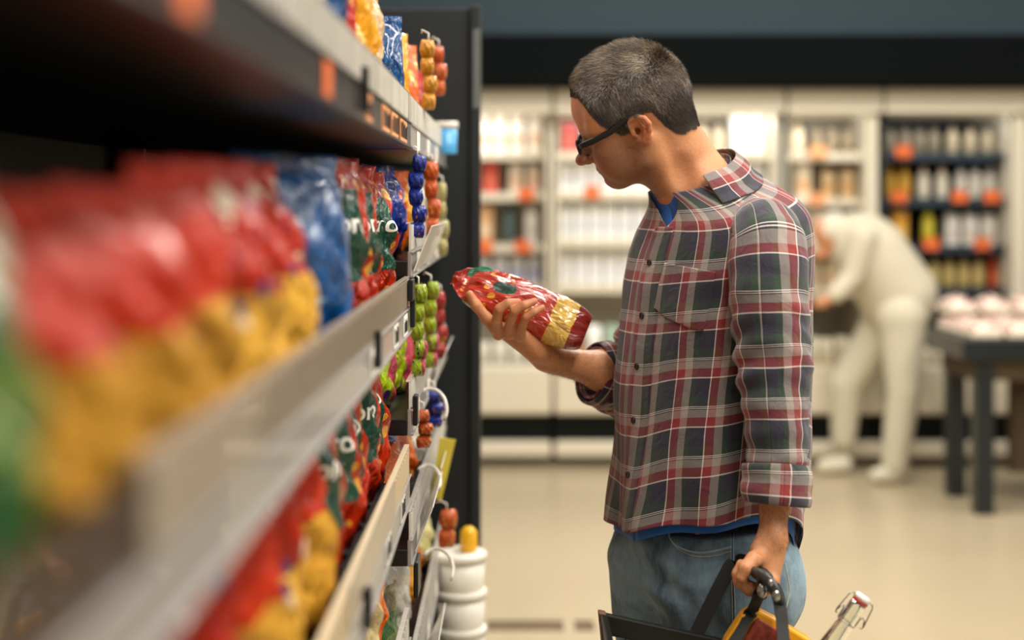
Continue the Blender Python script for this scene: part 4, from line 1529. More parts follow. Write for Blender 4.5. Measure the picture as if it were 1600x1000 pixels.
Z1, Z2, Z3, Z4 = 1.546, 1.248, .975, .71
s1 = shelf(-.8, BAY, Z1, lip0=.86, rail='rail_black'); s2 = shelf(-.8, BAY, Z2, lip0=.64, lipm='tan_lip'); s3 = shelf(-.8, BAY, Z3, lipm='cream_lip'); s4 = shelf(-.8, BAY, Z4)
s5 = shelf(-.8, BAY, .42); s6 = shelf(-.8, BAY, .14)
price_tag(s1, .725, Z1, .045, MAT['tag_orange']); price_tag(s1, 1.27, Z1, .05, MAT['tag_orange'])
price_tag(s1, .46, Z1 + .0, .05, MAT['tag_orange'])
price_tag(s1, 1.64, Z1, .06, MAT['tag_peach'], 1); price_tag(s1, 1.86, Z1, .11, MAT['tag_peach'], 1); price_tag(s1, 2.0, Z1, .11, MAT['tag_peach'], 1); price_tag(s1, 2.16, Z1, .13, MAT['tag_peach'], 1)
for y in (1.7, 2.02, 2.2): price_tag(s2, y, Z2, .07, MAT['tag_white'], 1 if y > 1.5 else 0)
for y in (1.9, 2.15): price_tag(s3, y, Z3, .07, MAT['tag_white'], 1 if y > 1.5 else 0)
clip(s1, 1.55, Z1 + .01, .05, .012); clip(s2, 2.26, Z2 + .055, .034, .05); clip(s2, 1.70, Z2 + .012, .045, .012); clip(s3, 1.58, Z3 + .01, .045, .02); clip(s2, 2.29, Z2 + .01, .05, .02)
clip(s4, 2.12, Z4 + .02, .05, .03)
# second bay
BY2 = 3.55
b2 = [shelf(BAY + .02, BY2, z) for z in (1.546, 1.335, 1.075, .86, .60, .34, .14)]
for s_, z in zip(b2[:5], (1.546, 1.335, 1.075, .86, .60)):
    for y in (2.5, 2.8, 3.1): price_tag(s_, y, z, .07, MAT['tag_white'])
clip(b2[3], 2.40, .80, .06, .07); clip(b2[2], 2.36, 1.09, .05, .03)
MAT['flap'] = plain('white_card_flap', '#e4e0d6', .4, var=.03, coat=.3)
for j_, (y_a, y_b, z_, o_) in enumerate(((2.36, 2.62, 1.345, .030), (2.66, 2.95, 1.345, .026), (2.40, 2.72, .87, .030), (2.76, 3.0, .87, .026), (2.40, 2.75, .61, .034), (2.9, 3.2, 1.085, .03))):
    mb = MB(); v_ = [(FX + .002, y_a, z_), (FX + .002, y_b, z_), (FX + .002 + o_, y_b, z_ + .075), (FX + .002 + o_, y_a, z_ + .075)]
    v2_ = [(p[0] + .0015, p[1], p[2] - .0008) for p in v_]
    mb.add(v_ + v2_, [(0, 1, 2, 3), (7, 6, 5, 4), (0, 4, 5, 1), (1, 5, 6, 2), (2, 6, 7, 3), (3, 7, 4, 0)])
    subpart(mb.build('card_flap', MAT['flap']), b2[{1.345: 1, .87: 3, .61: 4, 1.085: 2}[z_]])
mb = MB(); mb.box(-.67, -.64, -.8, BY2, 0.02, 1.94)
child(mb.build('back_panel', MAT['shelf_black']), gd)
mb = MB(); mb.box(-.62, FX - .01, -.8, BY2, 0.0, .12); child(mb.build('plinth', MAT['shelf_black']), gd)
mb = MB(); mb.box(-.69, -.085, 3.62, 3.67, 0, 1.955); mb.box(-.106, -.080, 3.60, 3.69, 0, 1.96)
child(mb.build('end_panel', MAT['panel_black'], bevel=.004), gd)
mb = MB()
for y in (BAY + .001, -.79):
    mb = MB(); mb.box(-.64, -.60, y, y + .016, .0, 1.93); child(mb.build('upright', MAT['shelf_black']), gd)
mb = MB()
mb.box(-.098, -.0795, 3.597, 3.603, 1.70, 1.90)
child(mb.build('edge_strip', MAT['silver']), gd)
gd.children[-1]['label'] = 'worn silver strip on the end panel'

# ------------------------------------------------------------------ bags on the shelves
protos = {}


def put_bag(kind, mat, x, y, z, rz, w, h, t, seed, label, group, word=None, tilt=0.0, name='pasta_bag', cat='pasta bag'):
    o, pos = bag_mesh(name, w, h, t, seed, MAT[mat])
    o.location = (x, y, z)
    o.rotation_euler = (tilt, 0, rz)
    tag(o, label, cat, group)
    if word:
        lettering(word, .038, pos, w * .02, h * .64, w, h, MAT['label_white'], o)
    return o


RZ = PI / 2                       # front (-y) turned to the aisle (+x)
def face(x_front, t): return x_front - t / 2


rw2 = [(.548, 'green_film', 'green and tan bag at the very near end of the middle shelf'),
       (.672, 'pasta_red_b', 'blurred red pasta bag with yellow window beside the green bag'),
       (.806, 'pasta_red_b', 'blurred red pasta bag with a strong highlight, second red bag along the middle shelf'),
       (.948, 'pasta_red_b', 'blurred red pasta bag with pasta window, third red bag along the middle shelf'),
       (1.10, 'pasta_mixed', 'red, blue and cream pasta bag after the plain red bags on the middle shelf'),
       (1.31, 'pasta_mixed', 'red and yellow speckled pasta bag just before the blue bag on the middle shelf'),
       (1.575, 'blue_film', 'deep blue film bag standing between red bags on the middle shelf'),
       (1.84, 'pasta_red', 'sharp red pasta bag with dark green label reading pro, middle shelf'),
       (2.06, 'pasta_red', 'red pasta bag with green label second from the end of the middle shelf'),
       (2.235, 'pasta_red', 'red pasta bag at the far end of the middle shelf, by the rail joint')]
for i, (y, m, lb) in enumerate(rw2):
    h = [.200, .185, .190, .205, .212, .220, .236, .240, .236, .23][i]
    w_ = [.12, .135, .135, .155, .185, .20, .25, .190, .175, .15][i]
    xb = [-.234, -.234, -.234, -.234, -.236, -.238, -.244, -.244, -.242, -.240][i]
    put_bag('a', m, xb, y, Z2 + .029, RZ - (.12 if i < 6 else .28 if i == 6 else .34), w_, h, .085, 30 + i, lb, 'bags on the middle shelf', 'pro' if m == 'pasta_red' else None, tilt=0)
mb = MB(); mb.box(FX - .0005, FX + .0012, .642, .93, Z2 + .044, Z2 + .090)
subpart(mb.build('tan_insert', MAT['tan_lip'], bevel=.0004), s2)
mb = MB(); mb.box(FX - .0005, FX + .0012, 1.45, 2.0, Z3 + .044, Z3 + .090)
subpart(mb.build('tan_insert', MAT['tan_lip'], bevel=.0004), s3)
rw3 = [(.78, 'pasta_red_b'), (.95, 'pasta_mixed'), (1.12, 'pasta_red_b'), (1.29, 'pasta_mixed'), (1.46, 'pasta_red_b'), (1.63, 'pasta_red'), (1.79, 'pasta_red'), (1.94, 'pasta_red'), (2.08, 'pasta_red'), (2.22, 'pasta_red')]
lb3 = ['blurred red and yellow pasta bag nearest the camera on the shelf below the middle one',
       'blurred red, yellow and blue pasta bag, second from the near end of the lower shelf',
       'blurred red pasta bag with yellow window, third from the near end of the lower shelf',
       'blurred speckled pasta bag, fourth from the near end of the lower shelf',
       'soft red pasta bag with yellow window, just before the green-labelled bags of the lower shelf',
       'red pasta bag with green label, first of the green-labelled row on the lower shelf',
       'red pasta bag with green pro label, second of the green-labelled row on the lower shelf',
       'red pasta bag with green pro label, middle of the green-labelled row on the lower shelf',
       'red pasta bag with green pro label, last but one on the lower shelf',
       'sharp red pasta bag with green pro label at the far end of the lower shelf']
for i, ((y, m), lb) in enumerate(zip(rw3, lb3)):
    put_bag('b', m, -.232 if i < 5 else -.244, y, Z3 + .029, RZ - (.2 if i < 5 else .34), .165, .235, .075, 60 + i, lb, 'bags on the lower shelf', 'pro' if m == 'pasta_red' else None)
rw4 = [(1.30, 'pasta_mixed', 'blurred yellow and red bag at frame bottom, lowest shelf in view'), (1.50, 'clear_nests', 'soft clear bag of pasta nests before the sharp one on the lowest visible shelf'),
       (1.68, 'clear_nests', 'clear bag of pale pasta nests in the middle of the lowest visible shelf'), (1.87, 'clear_nests', 'clear bag of pasta nests with black round label on the lowest visible shelf'),
       (2.05, 'clear_nests', 'crinkled clear bag of pasta nests near the far end of the lowest visible shelf'), (2.22, 'orange_film', 'orange bag at the far end of the lowest visible shelf')]
for i, (y, m, lb) in enumerate(rw4):
    put_bag('c', m, -.242, y, Z4 + .029, RZ - .3, .165, .225, .075, 90 + i, lb, 'bags on the lowest visible shelf')
rw1 = [(1.02, 'cream_film', 'blurred cream bag nearest the camera on the top shelf'), (1.20, 'cream_film', 'cream bag with red print, second along the top shelf'), (1.38, 'cream_film', 'cream and red bag just before the blue bag on the top shelf'),
       (1.56, 'blue_film', 'blue bag cut by the top edge of the picture on the top shelf'), (1.74, 'red_film', 'red bag behind the blue one on the top shelf'), (1.90, 'yellow_film', 'yellow bag behind the red one on the top shelf'), (2.05, 'cream_film', 'cream bag second from the end of the top shelf'),
       (2.20, 'blue_film', 'narrow blue bag at the end of the top shelf')]
for i, (y, m, lb) in enumerate(rw1):
    h = .27 if i < 7 else .15
    put_bag('d', m, -.230, y, Z1 + .029, RZ - .15, .155, h, .075, 120 + i, lb, 'bags on the top shelf')


# --- second bay: small packs, given by the picture area each one fills at its own depth
def pack(px0, px1, py0, py1, Y, mat, label, t=.05, seed=0, rz=.45, name='snack_pack', cat='snack pack', word=None, rest=None):
    a, b = W(px0, py1, Y), W(px1, py0, Y)
    w, h = (b.x - a.x) / max(.4, math.cos(rz)), b.z - a.z
    z = a.z if rest is None else rest
    if rest is not None: h = b.z - rest
    o, pos = bag_mesh(name, w, h, t, seed, MAT[mat], 14, 18)
    o.location = ((a.x + b.x) / 2, Y, z)
    o.rotation_euler = (0, 0, rz)
    tag(o, label, cat, 'small packs in the far bay')
    return o


T1, T2, T3, T4, T5, T6 = (z + .029 for z in (1.546, 1.335, 1.075, .86, .60, .34))
far_rows = [
    (T1, 'top shelf', [('blue_film', .205, 'shiny blue'), ('yellow_film', .20, 'bright yellow'), ('orange_film', .20, 'orange'), ('red_film', .165, 'red')]),
    (T2, 'second shelf', [('blue_dots', .160, 'blue pink-dotted'), ('orange_film', .155, 'orange'), ('yellow_film', .150, 'yellow'), ('pearl_film', .145, 'pearly'), ('pale_film', .135, 'pale green')]),
    (T3, 'third shelf', [('candy', .200, 'lime and purple'), ('candy', .19, 'second lime and purple'), ('red_film', .19, 'pinkish red'), ('pearl_film', .18, 'pearly'), ('pale_film', .17, 'pale green')]),
    (T4, 'fourth shelf', [('orange_film', .150, 'orange'), ('blue_dots', .155, 'blue dotted'), ('orange_film', .145, 'second orange'), ('pearl_film', .14, 'pearly')]),
    (T5, 'fifth shelf', [('green_film', .16, 'green'), ('pearl_film', .17, 'pearly'), ('yellow_film', .16, 'yellow'), ('orange_film', .17, 'orange'), ('pale_film', .15, 'pale green')]),
    (T6, 'sixth shelf', [('orange_film', .17, 'orange'), ('pearl_film', .17, 'pearly'), ('yellow_film', .16, 'yellow'), ('green_film', .16, 'green')])]
k = 200
for z_, nm, items in far_rows:
    for i, (m, h_, word) in enumerate(items):
        k += 1
        w_ = .165 if z_ != T1 else .120
        o, _ = bag_mesh('snack_pack', w_, h_, .062, k, MAT[m], 16, 20)
        o.location = (-.232 + .006 * math.sin(k * 1.7), 2.44 + i * .19, z_)
        o.rotation_euler = (0, 0, RZ - .30 + .1 * math.sin(k * 2.1))
        if z_ == T1:
            o.location = (-.236, 2.42 + i * .2, z_)
            o.rotation_euler = (0, 0, RZ - .95)
        tag(o, '%s snack pack on the %s of the far bay' % (word, nm), 'snack pack', 'snack packs in the far bay')
# strips of little sachets hanging out into the aisle from the rails of the far bay
def sachet_strip(px0, px1, py0, py1, Y, mat, n, label, depth=.03):
    a, b = W(px0, py1, Y), W(px1, py0, Y)
    w, h = b.x - a.x, b.z - a.z
    nu, nv = 12, 12 * n
    v, f, uv = [], [], []
    for s_ in (1, -1):
        o0 = len(v)
        for j in range(nv + 1):
            for q in range(nu + 1):
                x, z = -1 + 2 * q / nu, j / nv
                puff = abs(math.sin(PI * z * n)) ** .6
                cell = int(min(n - 1, z * n))
                e = max(0, 1 - abs(x) ** 2.4) ** .5
                wx = w / 2 * (.74 + .26 * puff + .05 * math.sin(cell * 2.7))
                v.append((x * wx + .004 * math.sin(cell * 1.9), -s_ * (depth / 2 * puff * e * (1 + .15 * math.sin(x * 9 + z * 40)) + .0005), z * h))
                uv.append((.5 + x * .5, z * n * .5))
        for j in range(nv):
            for q in range(nu):
                c = o0 + j * (nu + 1) + q
                f.append((c, c + 1, c + nu + 2, c + nu + 1) if s_ > 0 else (c + nu + 1, c + nu + 2, c + 1, c))
    o = mesh_obj('sachet_strip', v, f, MAT[mat], uvs=uv)
    o.location = ((a.x + b.x) / 2, Y, a.z)
    o.rotation_euler = (0, 0, .35)
    tag(o, label, 'sachet strip', 'sachet strips hanging in the far bay')
    mb = MB(); mb.tube([(0, 0, h - .004), (0, 0, h + .012), (-.012, .004, h + .018), (FX - o.location.x, .012, h + .014)], .0018, 6)
    mb.build('hanger', MAT['hoop0'], o, smooth=True)
    return o


MAT['hoop0'] = plain('white_hanger', '#dedad0', .4)
sachet_strip(640, 664, 242, 372, 2.42, 'blue_dots', 5, 'strip of blue sachets with pink dots hanging under the top rail in the far bay')
sachet_strip(664, 687, 252, 368, 2.74, 'orange_film', 4, 'strip of orange sachets hanging right of the blue dotted strip')
sachet_strip(684, 699, 285, 400, 3.05, 'pale_film', 4, 'pale strip of sachets hanging right of the orange strip')
sachet_strip(643, 665, 444, 588, 2.44, 'candy', 5, 'lime and purple sachet strip hanging above the white label hoop')
sachet_strip(663, 684, 440, 575, 2.72, 'candy', 5, 'second lime and purple sachet strip, just behind the nearest one')
sachet_strip(680, 697, 455, 560, 3.02, 'red_film', 4, 'red sachet strip hanging left of the black end panel')
sachet_strip(658, 681, 62, 172, 2.66, 'yellow_film', 4, 'bright yellow sachet strip beside the blue bag on the top shelf')
sachet_strip(675, 696, 72, 150, 2.95, 'orange_film', 3, 'orange-red sachet strip right of the bright yellow strip')
sachet_strip(650, 674, 640, 700, 2.52, 'orange_film', 3, 'orange sachet strip under the lime and purple ones')
sachet_strip(668, 692, 608, 668, 2.80, 'blue_dots', 3, 'short blue sachet strip under the white label hoop')
sachet_strip(684, 712, 796, 856, 3.02, 'orange_film', 2, 'orange sachets low beside the end panel above the tubs')
# light blue tub on the top shelf
MAT['tub_blue'] = plain('light_blue_tub', '#4aa0d8', .35, coat=.4)
MAT['tub_white'] = plain('white_tub', '#e6e2d8', .4, var=.03, coat=.2)
MAT['tub_yellow'] = plain('yellow_tub', '#e8b01c', .4)
MAT['lid_green'] = plain('green_lid', '#1f7a4a', .4)


def tub(x, y, z, r, h, body, lid, label, group='stacked tubs at the shelf end'):
    e = empty('plastic_tub', (x, y, z)); tag(e, label, 'tub', group)
    mb = MB(); mb.lathe([(0, 0), (r * .88, 0), (r * .9, .002), (r * .97, h * .80)], None, 24); o = mb.build('tub_body', MAT[body], e, smooth=True)
    mb = MB(); mb.lathe([(r * .97, h * .80), (r * 1.03, h * .80), (r * 1.03, h - .003), (r * .98, h), (0, h)], None, 24); mb.build('lid', MAT[lid], e, smooth=True)
    mb = MB(); mb.lathe([(r * .925, h * .18), (r * .965, h * .66)], None, 24)
    return e


tub(W(697, 0, 3.35).x, 3.35, T1, .028, .075, 'tub_blue', 'tub_white', 'small light blue tub on the top shelf by the end panel', None)
# stand that carries the tubs
mb = MB(); mb.box(-.20, -.055, 3.02, 3.58, 0, .17)
st = mb.build('floor_stand', MAT['panel_black'], bevel=.004); tag(st, 'low black stand under the stacked tubs by the end panel', 'stand')
row = [('white tub lowest in the stack nearest the aisle', 'tub_white', 'tub_white'), ('yellow tub with white lid, second in the stack by the aisle', 'tub_yellow', 'tub_white'),
       ('white tub with green lid in the middle of the stack by the aisle', 'tub_white', 'lid_green'), ('white tub with white lid just above the green-lidded tub', 'tub_white', 'tub_white'), ('pale tub second from the top of the stack by the aisle', 'tub_white', 'tub_white'), ('white tub with wide lid near the top of the stack', 'tub_white', 'tub_white')]
z = .17
for i, (lb, b_, l_) in enumerate(row):
    tub(-.118, 3.22, z, .060, .083, b_, l_, lb); z += .0835
mb = MB(); mb.lathe([(0, 0), (.016, 0), (.020, .01), (.019, .045), (.010, .055), (0, .055)], Matrix.Translation((-.098, 3.22, z)), 16)
o = mb.build('yellow_jar', MAT['tub_yellow'], smooth=True); tag(o, 'small yellow jar on top of the white tub stack', 'jar')
# yellow hanging card
mb = MB()
Yc = 2.95
mb.add([W(687, 684, Yc), W(712, 688, Yc), W(690, 782, Yc), W(672, 776, Yc), W(687, 684, Yc) + Vector((0, .006, 0)), W(712, 688, Yc) + Vector((0, .006, 0)), W(690, 782, Yc) + Vector((0, .006, 0)), W(672, 776, Yc) + Vector((0, .006, 0))],
       [(3, 2, 1, 0), (4, 5, 6, 7), (0, 1, 5, 4), (1, 2, 6, 5), (2, 3, 7, 6), (3, 0, 4, 7)])
MAT['card_yellow'] = plain('pale_yellow_card', '#dcc84a', .5, var=.04)
o = mb.build('shelf_card', MAT['card_yellow']); tag(o, 'slanted pale yellow shelf card sticking out beside the black end panel', 'shelf card')
# white wire hoops
MAT['hoop'] = plain('white_hoop', '#e2ded4', .3, coat=.4)
for n_, (cx, cy, r, Y) in enumerate([(672, 640, 26, 2.62), (668, 752, 20, 2.70), (682, 890, 26, 2.75)]):
    mb = MB()
    pts = [W(cx + r * math.cos(a), cy - r * 1.25 * math.sin(a), Y + .05 * math.sin(a)) for a in np.linspace(-.5, 2.4, 18)]
    mb.tube(pts, .0035, 8)
    o = mb.build('label_hoop', MAT['hoop'], smooth=True)
    tag(o, ['white curved label hoop under the candy packs', 'white curved label hoop beside the green pack', 'white curved label hoop lowest in the far bay'][n_], 'label holder', 'label hoops of the far bay')
# ================================================================== the hall: floor, back wall, chilled cabinets
t = NT('polished_floor')
oc = t.obj()
c_ = t.mix(t.noise(oc, .8, 4, .6), lin('#a99a7e'), lin('#b9ab90'))
c_ = t.mix(t.math('MULTIPLY', t.noise(oc, 14, 3), .25), c_, lin('#b7a27c'))
br = t.n('ShaderNodeTexBrick'); t.put(br.inputs['Vector'], oc)
br.offset = 0; br.inputs['Scale'].default_value = 1.0; br.inputs['Mortar Size'].default_value = .004
br.inputs['Brick Width'].default_value = .6; br.inputs['Row Height'].default_value = .6
br.inputs['Color1'].default_value = (0, 0, 0, 1); br.inputs['Color2'].default_value = (0, 0, 0, 1); br.inputs['Mortar'].default_value = (1, 1, 1, 1)
c_ = t.mix(t.math('MULTIPLY', br.outputs['Color'], .25), c_, lin('#8f7e60'))
t.set(color=c_, rough=.28, spec=.5)
t.bump(t.noise(oc, 30, 2), .06, .001)
MAT['floor'] = t.m


def struct(name, mb, mat, bevel=0):
    o = mb.build(name, mat, bevel=bevel)
    o['kind'] = 'structure'
    return o


mb = MB(); mb.box(-4.5, 10, -2.5, 9.2, -.06, 0)
struct('floor', mb, MAT['floor'])
MAT['slate_wall'] = plain('slate_wall_paint', '#26363d', .8, var=.04)
MAT['fascia_black'] = plain('black_fascia', '#060a0a', .9, var=.08, scale=2, spec=.1)
MAT['cream_metal'] = plain('cream_cabinet_metal', '#d6ccb6', .4, var=.03, coat=.2)
MAT['cabinet_back'] = plain('cabinet_liner', '#cfc8b8', .6, var=.04)
MAT['cabinet_dark'] = plain('dark_cabinet_liner', '#1c2422', .6, var=.08)
MAT['rail_dark'] = plain('dark_blue_rail', '#20303c', .5)
MAT['kick'] = plain('black_kick', '#0c100f', .6)
mb = MB(); mb.box(-4.5, 10, 9.0, 9.15, 0, 5.0); struct('wall_back', mb, MAT['slate_wall'])
mb = MB(); mb.box(-4.5, 10, 7.74, 8.99, 2.105, 2.385); struct('trim_1', mb, MAT['fascia_black'], .01)
mb = MB(); mb.box(-4.5, 10, 7.86, 8.98, 2.39, 5.0); struct('wall_upper', mb, MAT['slate_wall'])

BD = 8.0     # front plane of the chilled cabinets


def BX(px, d=BD): return (px - 800) * d / FPX
def BZ(py, d=BD): return CAM_Z - (py - 320) * d / FPX


cab_spec = [  # px0, px1, liner, shelf rows (frame y of each shelf board), rail material, label
    (560, 862, 'cabinet_back', [238, 302, 382, 448], 'cream_metal', 'pale chilled cabinet by the black end panel with white and red cartons'),
    (864, 1222, 'cabinet_back', [238, 300, 375, 446], 'cream_metal', 'pale chilled cabinet full of white cartons behind the head of the man in plaid'),
    (1224, 1372, 'cabinet_back', [240, 312, 386, 452], 'cream_metal', 'chilled cabinet with orange and cream goods behind the shoulder of the man in plaid'),
    (1374, 1600, 'cabinet_dark', [240, 310, 384, 450], 'rail_dark', 'dark-lined chilled cabinet with coloured bottles above the produce table'),
    (1602, 1840, 'cabinet_back', [240, 310, 384, 450], 'cream_metal', 'chilled cabinet cut by the right edge of the picture'),
]
shelf_z = {}
for ci, (a, b, liner, rows, rail, lb) in enumerate(cab_spec):
    x0, x1 = BX(a) + .004, BX(b) - .004
    c = empty('chilled_cabinet', ((x0 + x1) / 2, 8.4, 0)); tag(c, lb, 'chilled cabinet', 'chilled cabinets along the back wall')
    def bx(name, X0, X1, Y0, Y1, Z0, Z1, mat, bev=.004):
        mb = MB(); mb.box(X0, X1, Y0, Y1, Z0, Z1)
        return child(mb.build(name, MAT[mat], bevel=bev), c)
    bx('canopy', x0, x1, 7.88, 8.86, BZ(178), 2.10, 'cream_metal')
    bx('rear_liner', x0 + .03, x1 - .03, 8.80, 8.86, .16, BZ(178), liner)
    bx('side_panel', x0, x0 + .028, 8.0, 8.86, .3, BZ(178), 'cream_metal' if ci != 3 else 'cabinet_dark')
    bx('side_panel', x1 - .028, x1, 8.0, 8.86, .3, BZ(178), 'cream_metal')
    bx('display_well', x0, x1, 7.90, 8.80, BZ(640), BZ(600), 'cream_metal')
    bx('well_front', x0, x1, 7.84, 7.90, BZ(642), BZ(566), 'cream_metal', .02)
    bx('plinth', x0, x1, 8.10, 8.80, 0, BZ(640) - .002, 'kick')
    bx('bumper_rail', x0, x1, 7.86, 7.92, .055, .145, 'cream_metal', .02)
    bx('bumper_foot', (x0 + x1) / 2 - .03, (x0 + x1) / 2 + .03, 7.90, 8.10, 0, .10, 'cream_metal', .005)
    for ri, ry in enumerate(rows):
        d = 8.22
        z = BZ(ry, d)
        s_ = bx('shelf', x0 + .03, x1 - .03, 8.22, 8.79, z - .022, z, 'cabinet_back' if liner == 'cabinet_back' else 'cabinet_dark', .002)
        bx('shelf_rail', x0 + .03, x1 - .03, 8.205, 8.218, z - .045, z + .004, rail, .002)
        shelf_z[(ci, ri)] = (x0 + .03, x1 - .03, z)
    bx('well_floor', x0 + .03, x1 - .03, 7.92, 8.78, BZ(600) + .0, BZ(600) + .012, 'cabinet_back')
    shelf_z[(ci, 4)] = (x0 + .03, x1 - .03, BZ(600) + .012)
for n_, px in enumerate((1223, 1360, 1590)):
    mb = MB(); mb.box(BX(px, 7.95) - (.010 if n_ == 0 else .035), BX(px, 7.95) + (.010 if n_ == 0 else .035), 7.92, 7.99, BZ(566), BZ(180, 7.95))
    o = mb.build('cabinet_post', MAT['cream_metal'] if n_ else MAT['silver'], bevel=.004)
    tag(o, ['thin grey post between cabinets right of the shoulder of the man in plaid', 'wide cream post rising behind the stooping figure', 'cream post near the right edge of the picture'][n_], 'post')

cols = {}
def cmat(hexc):
    if hexc not in cols: cols[hexc] = plain('print_' + hexc.strip('#'), hexc, .5, var=.06, coat=.15)
    return cols[hexc]


def carton_mesh(w, h, d, gable):
    mb = MB()
    if gable:
        mb.add([(-w / 2, -d / 2, 0), (w / 2, -d / 2, 0), (w / 2, d / 2, 0), (-w / 2, d / 2, 0), (-w / 2, -d / 2, h * .8), (w / 2, -d / 2, h * .8), (w / 2, d / 2, h * .8), (-w / 2, d / 2, h * .8),
                (-w / 2, 0, h), (w / 2, 0, h)], [(3, 2, 1, 0), (0, 1, 5, 4), (2, 3, 7, 6), (1, 2, 6, 9, 5), (3, 0, 4, 8, 7), (4, 5, 9, 8), (6, 7, 8, 9)])
    else:
        mb.box(-w / 2, w / 2, -d / 2, d / 2, 0, h)
    return mb


def bottle_mesh(r, h):
    mb = MB(); mb.lathe([(0, 0), (r * .9, 0), (r, h * .04), (r, h * .62), (r * .8, h * .74), (r * .38, h * .84), (r * .36, h * .90)], None, 14)
    return mb


proto_cache = {}
def product(kind, x, y, z, w, h, c1, c2, label, group, name, cat):
    key = (kind, round(w, 3), round(h, 3), c1, c2)
    if key not in proto_cache:
        if kind == 'bottle':
            body_ = bottle_mesh(w / 2, h).build(name, cmat(c1), smooth=True)
            mb = MB(); mb.lathe([(w * .19, h * .90), (w * .20, h * .91), (w * .19, h), (0, h)], None, 12)
            part = mb.build('bottle_cap', cmat(c2), body_)
        else:
            body_ = carton_mesh(w, h, w * .9, kind == 'gable').build(name, cmat(c1), bevel=.002)
            mb = MB(); mb.box(-w * .36, w * .36, -w * .45 - .0015, -w * .45, h * .22, h * .52)
            part = mb.build('front_panel', cmat(c2), body_)
        proto_cache[key] = (body_, part)
        o = body_
    else:
        b_, p_ = proto_cache[key]
        o = b_.copy(); COL.objects.link(o)
        q = p_.copy(); COL.objects.link(q); q.parent = o
    o.location = (x, y, z)
    o.rotation_euler = (0, 0, random.uniform(-.05, .05))
    tag(o, label, cat, group)
    return o


rowname = ['top', 'second', 'third', 'fourth']
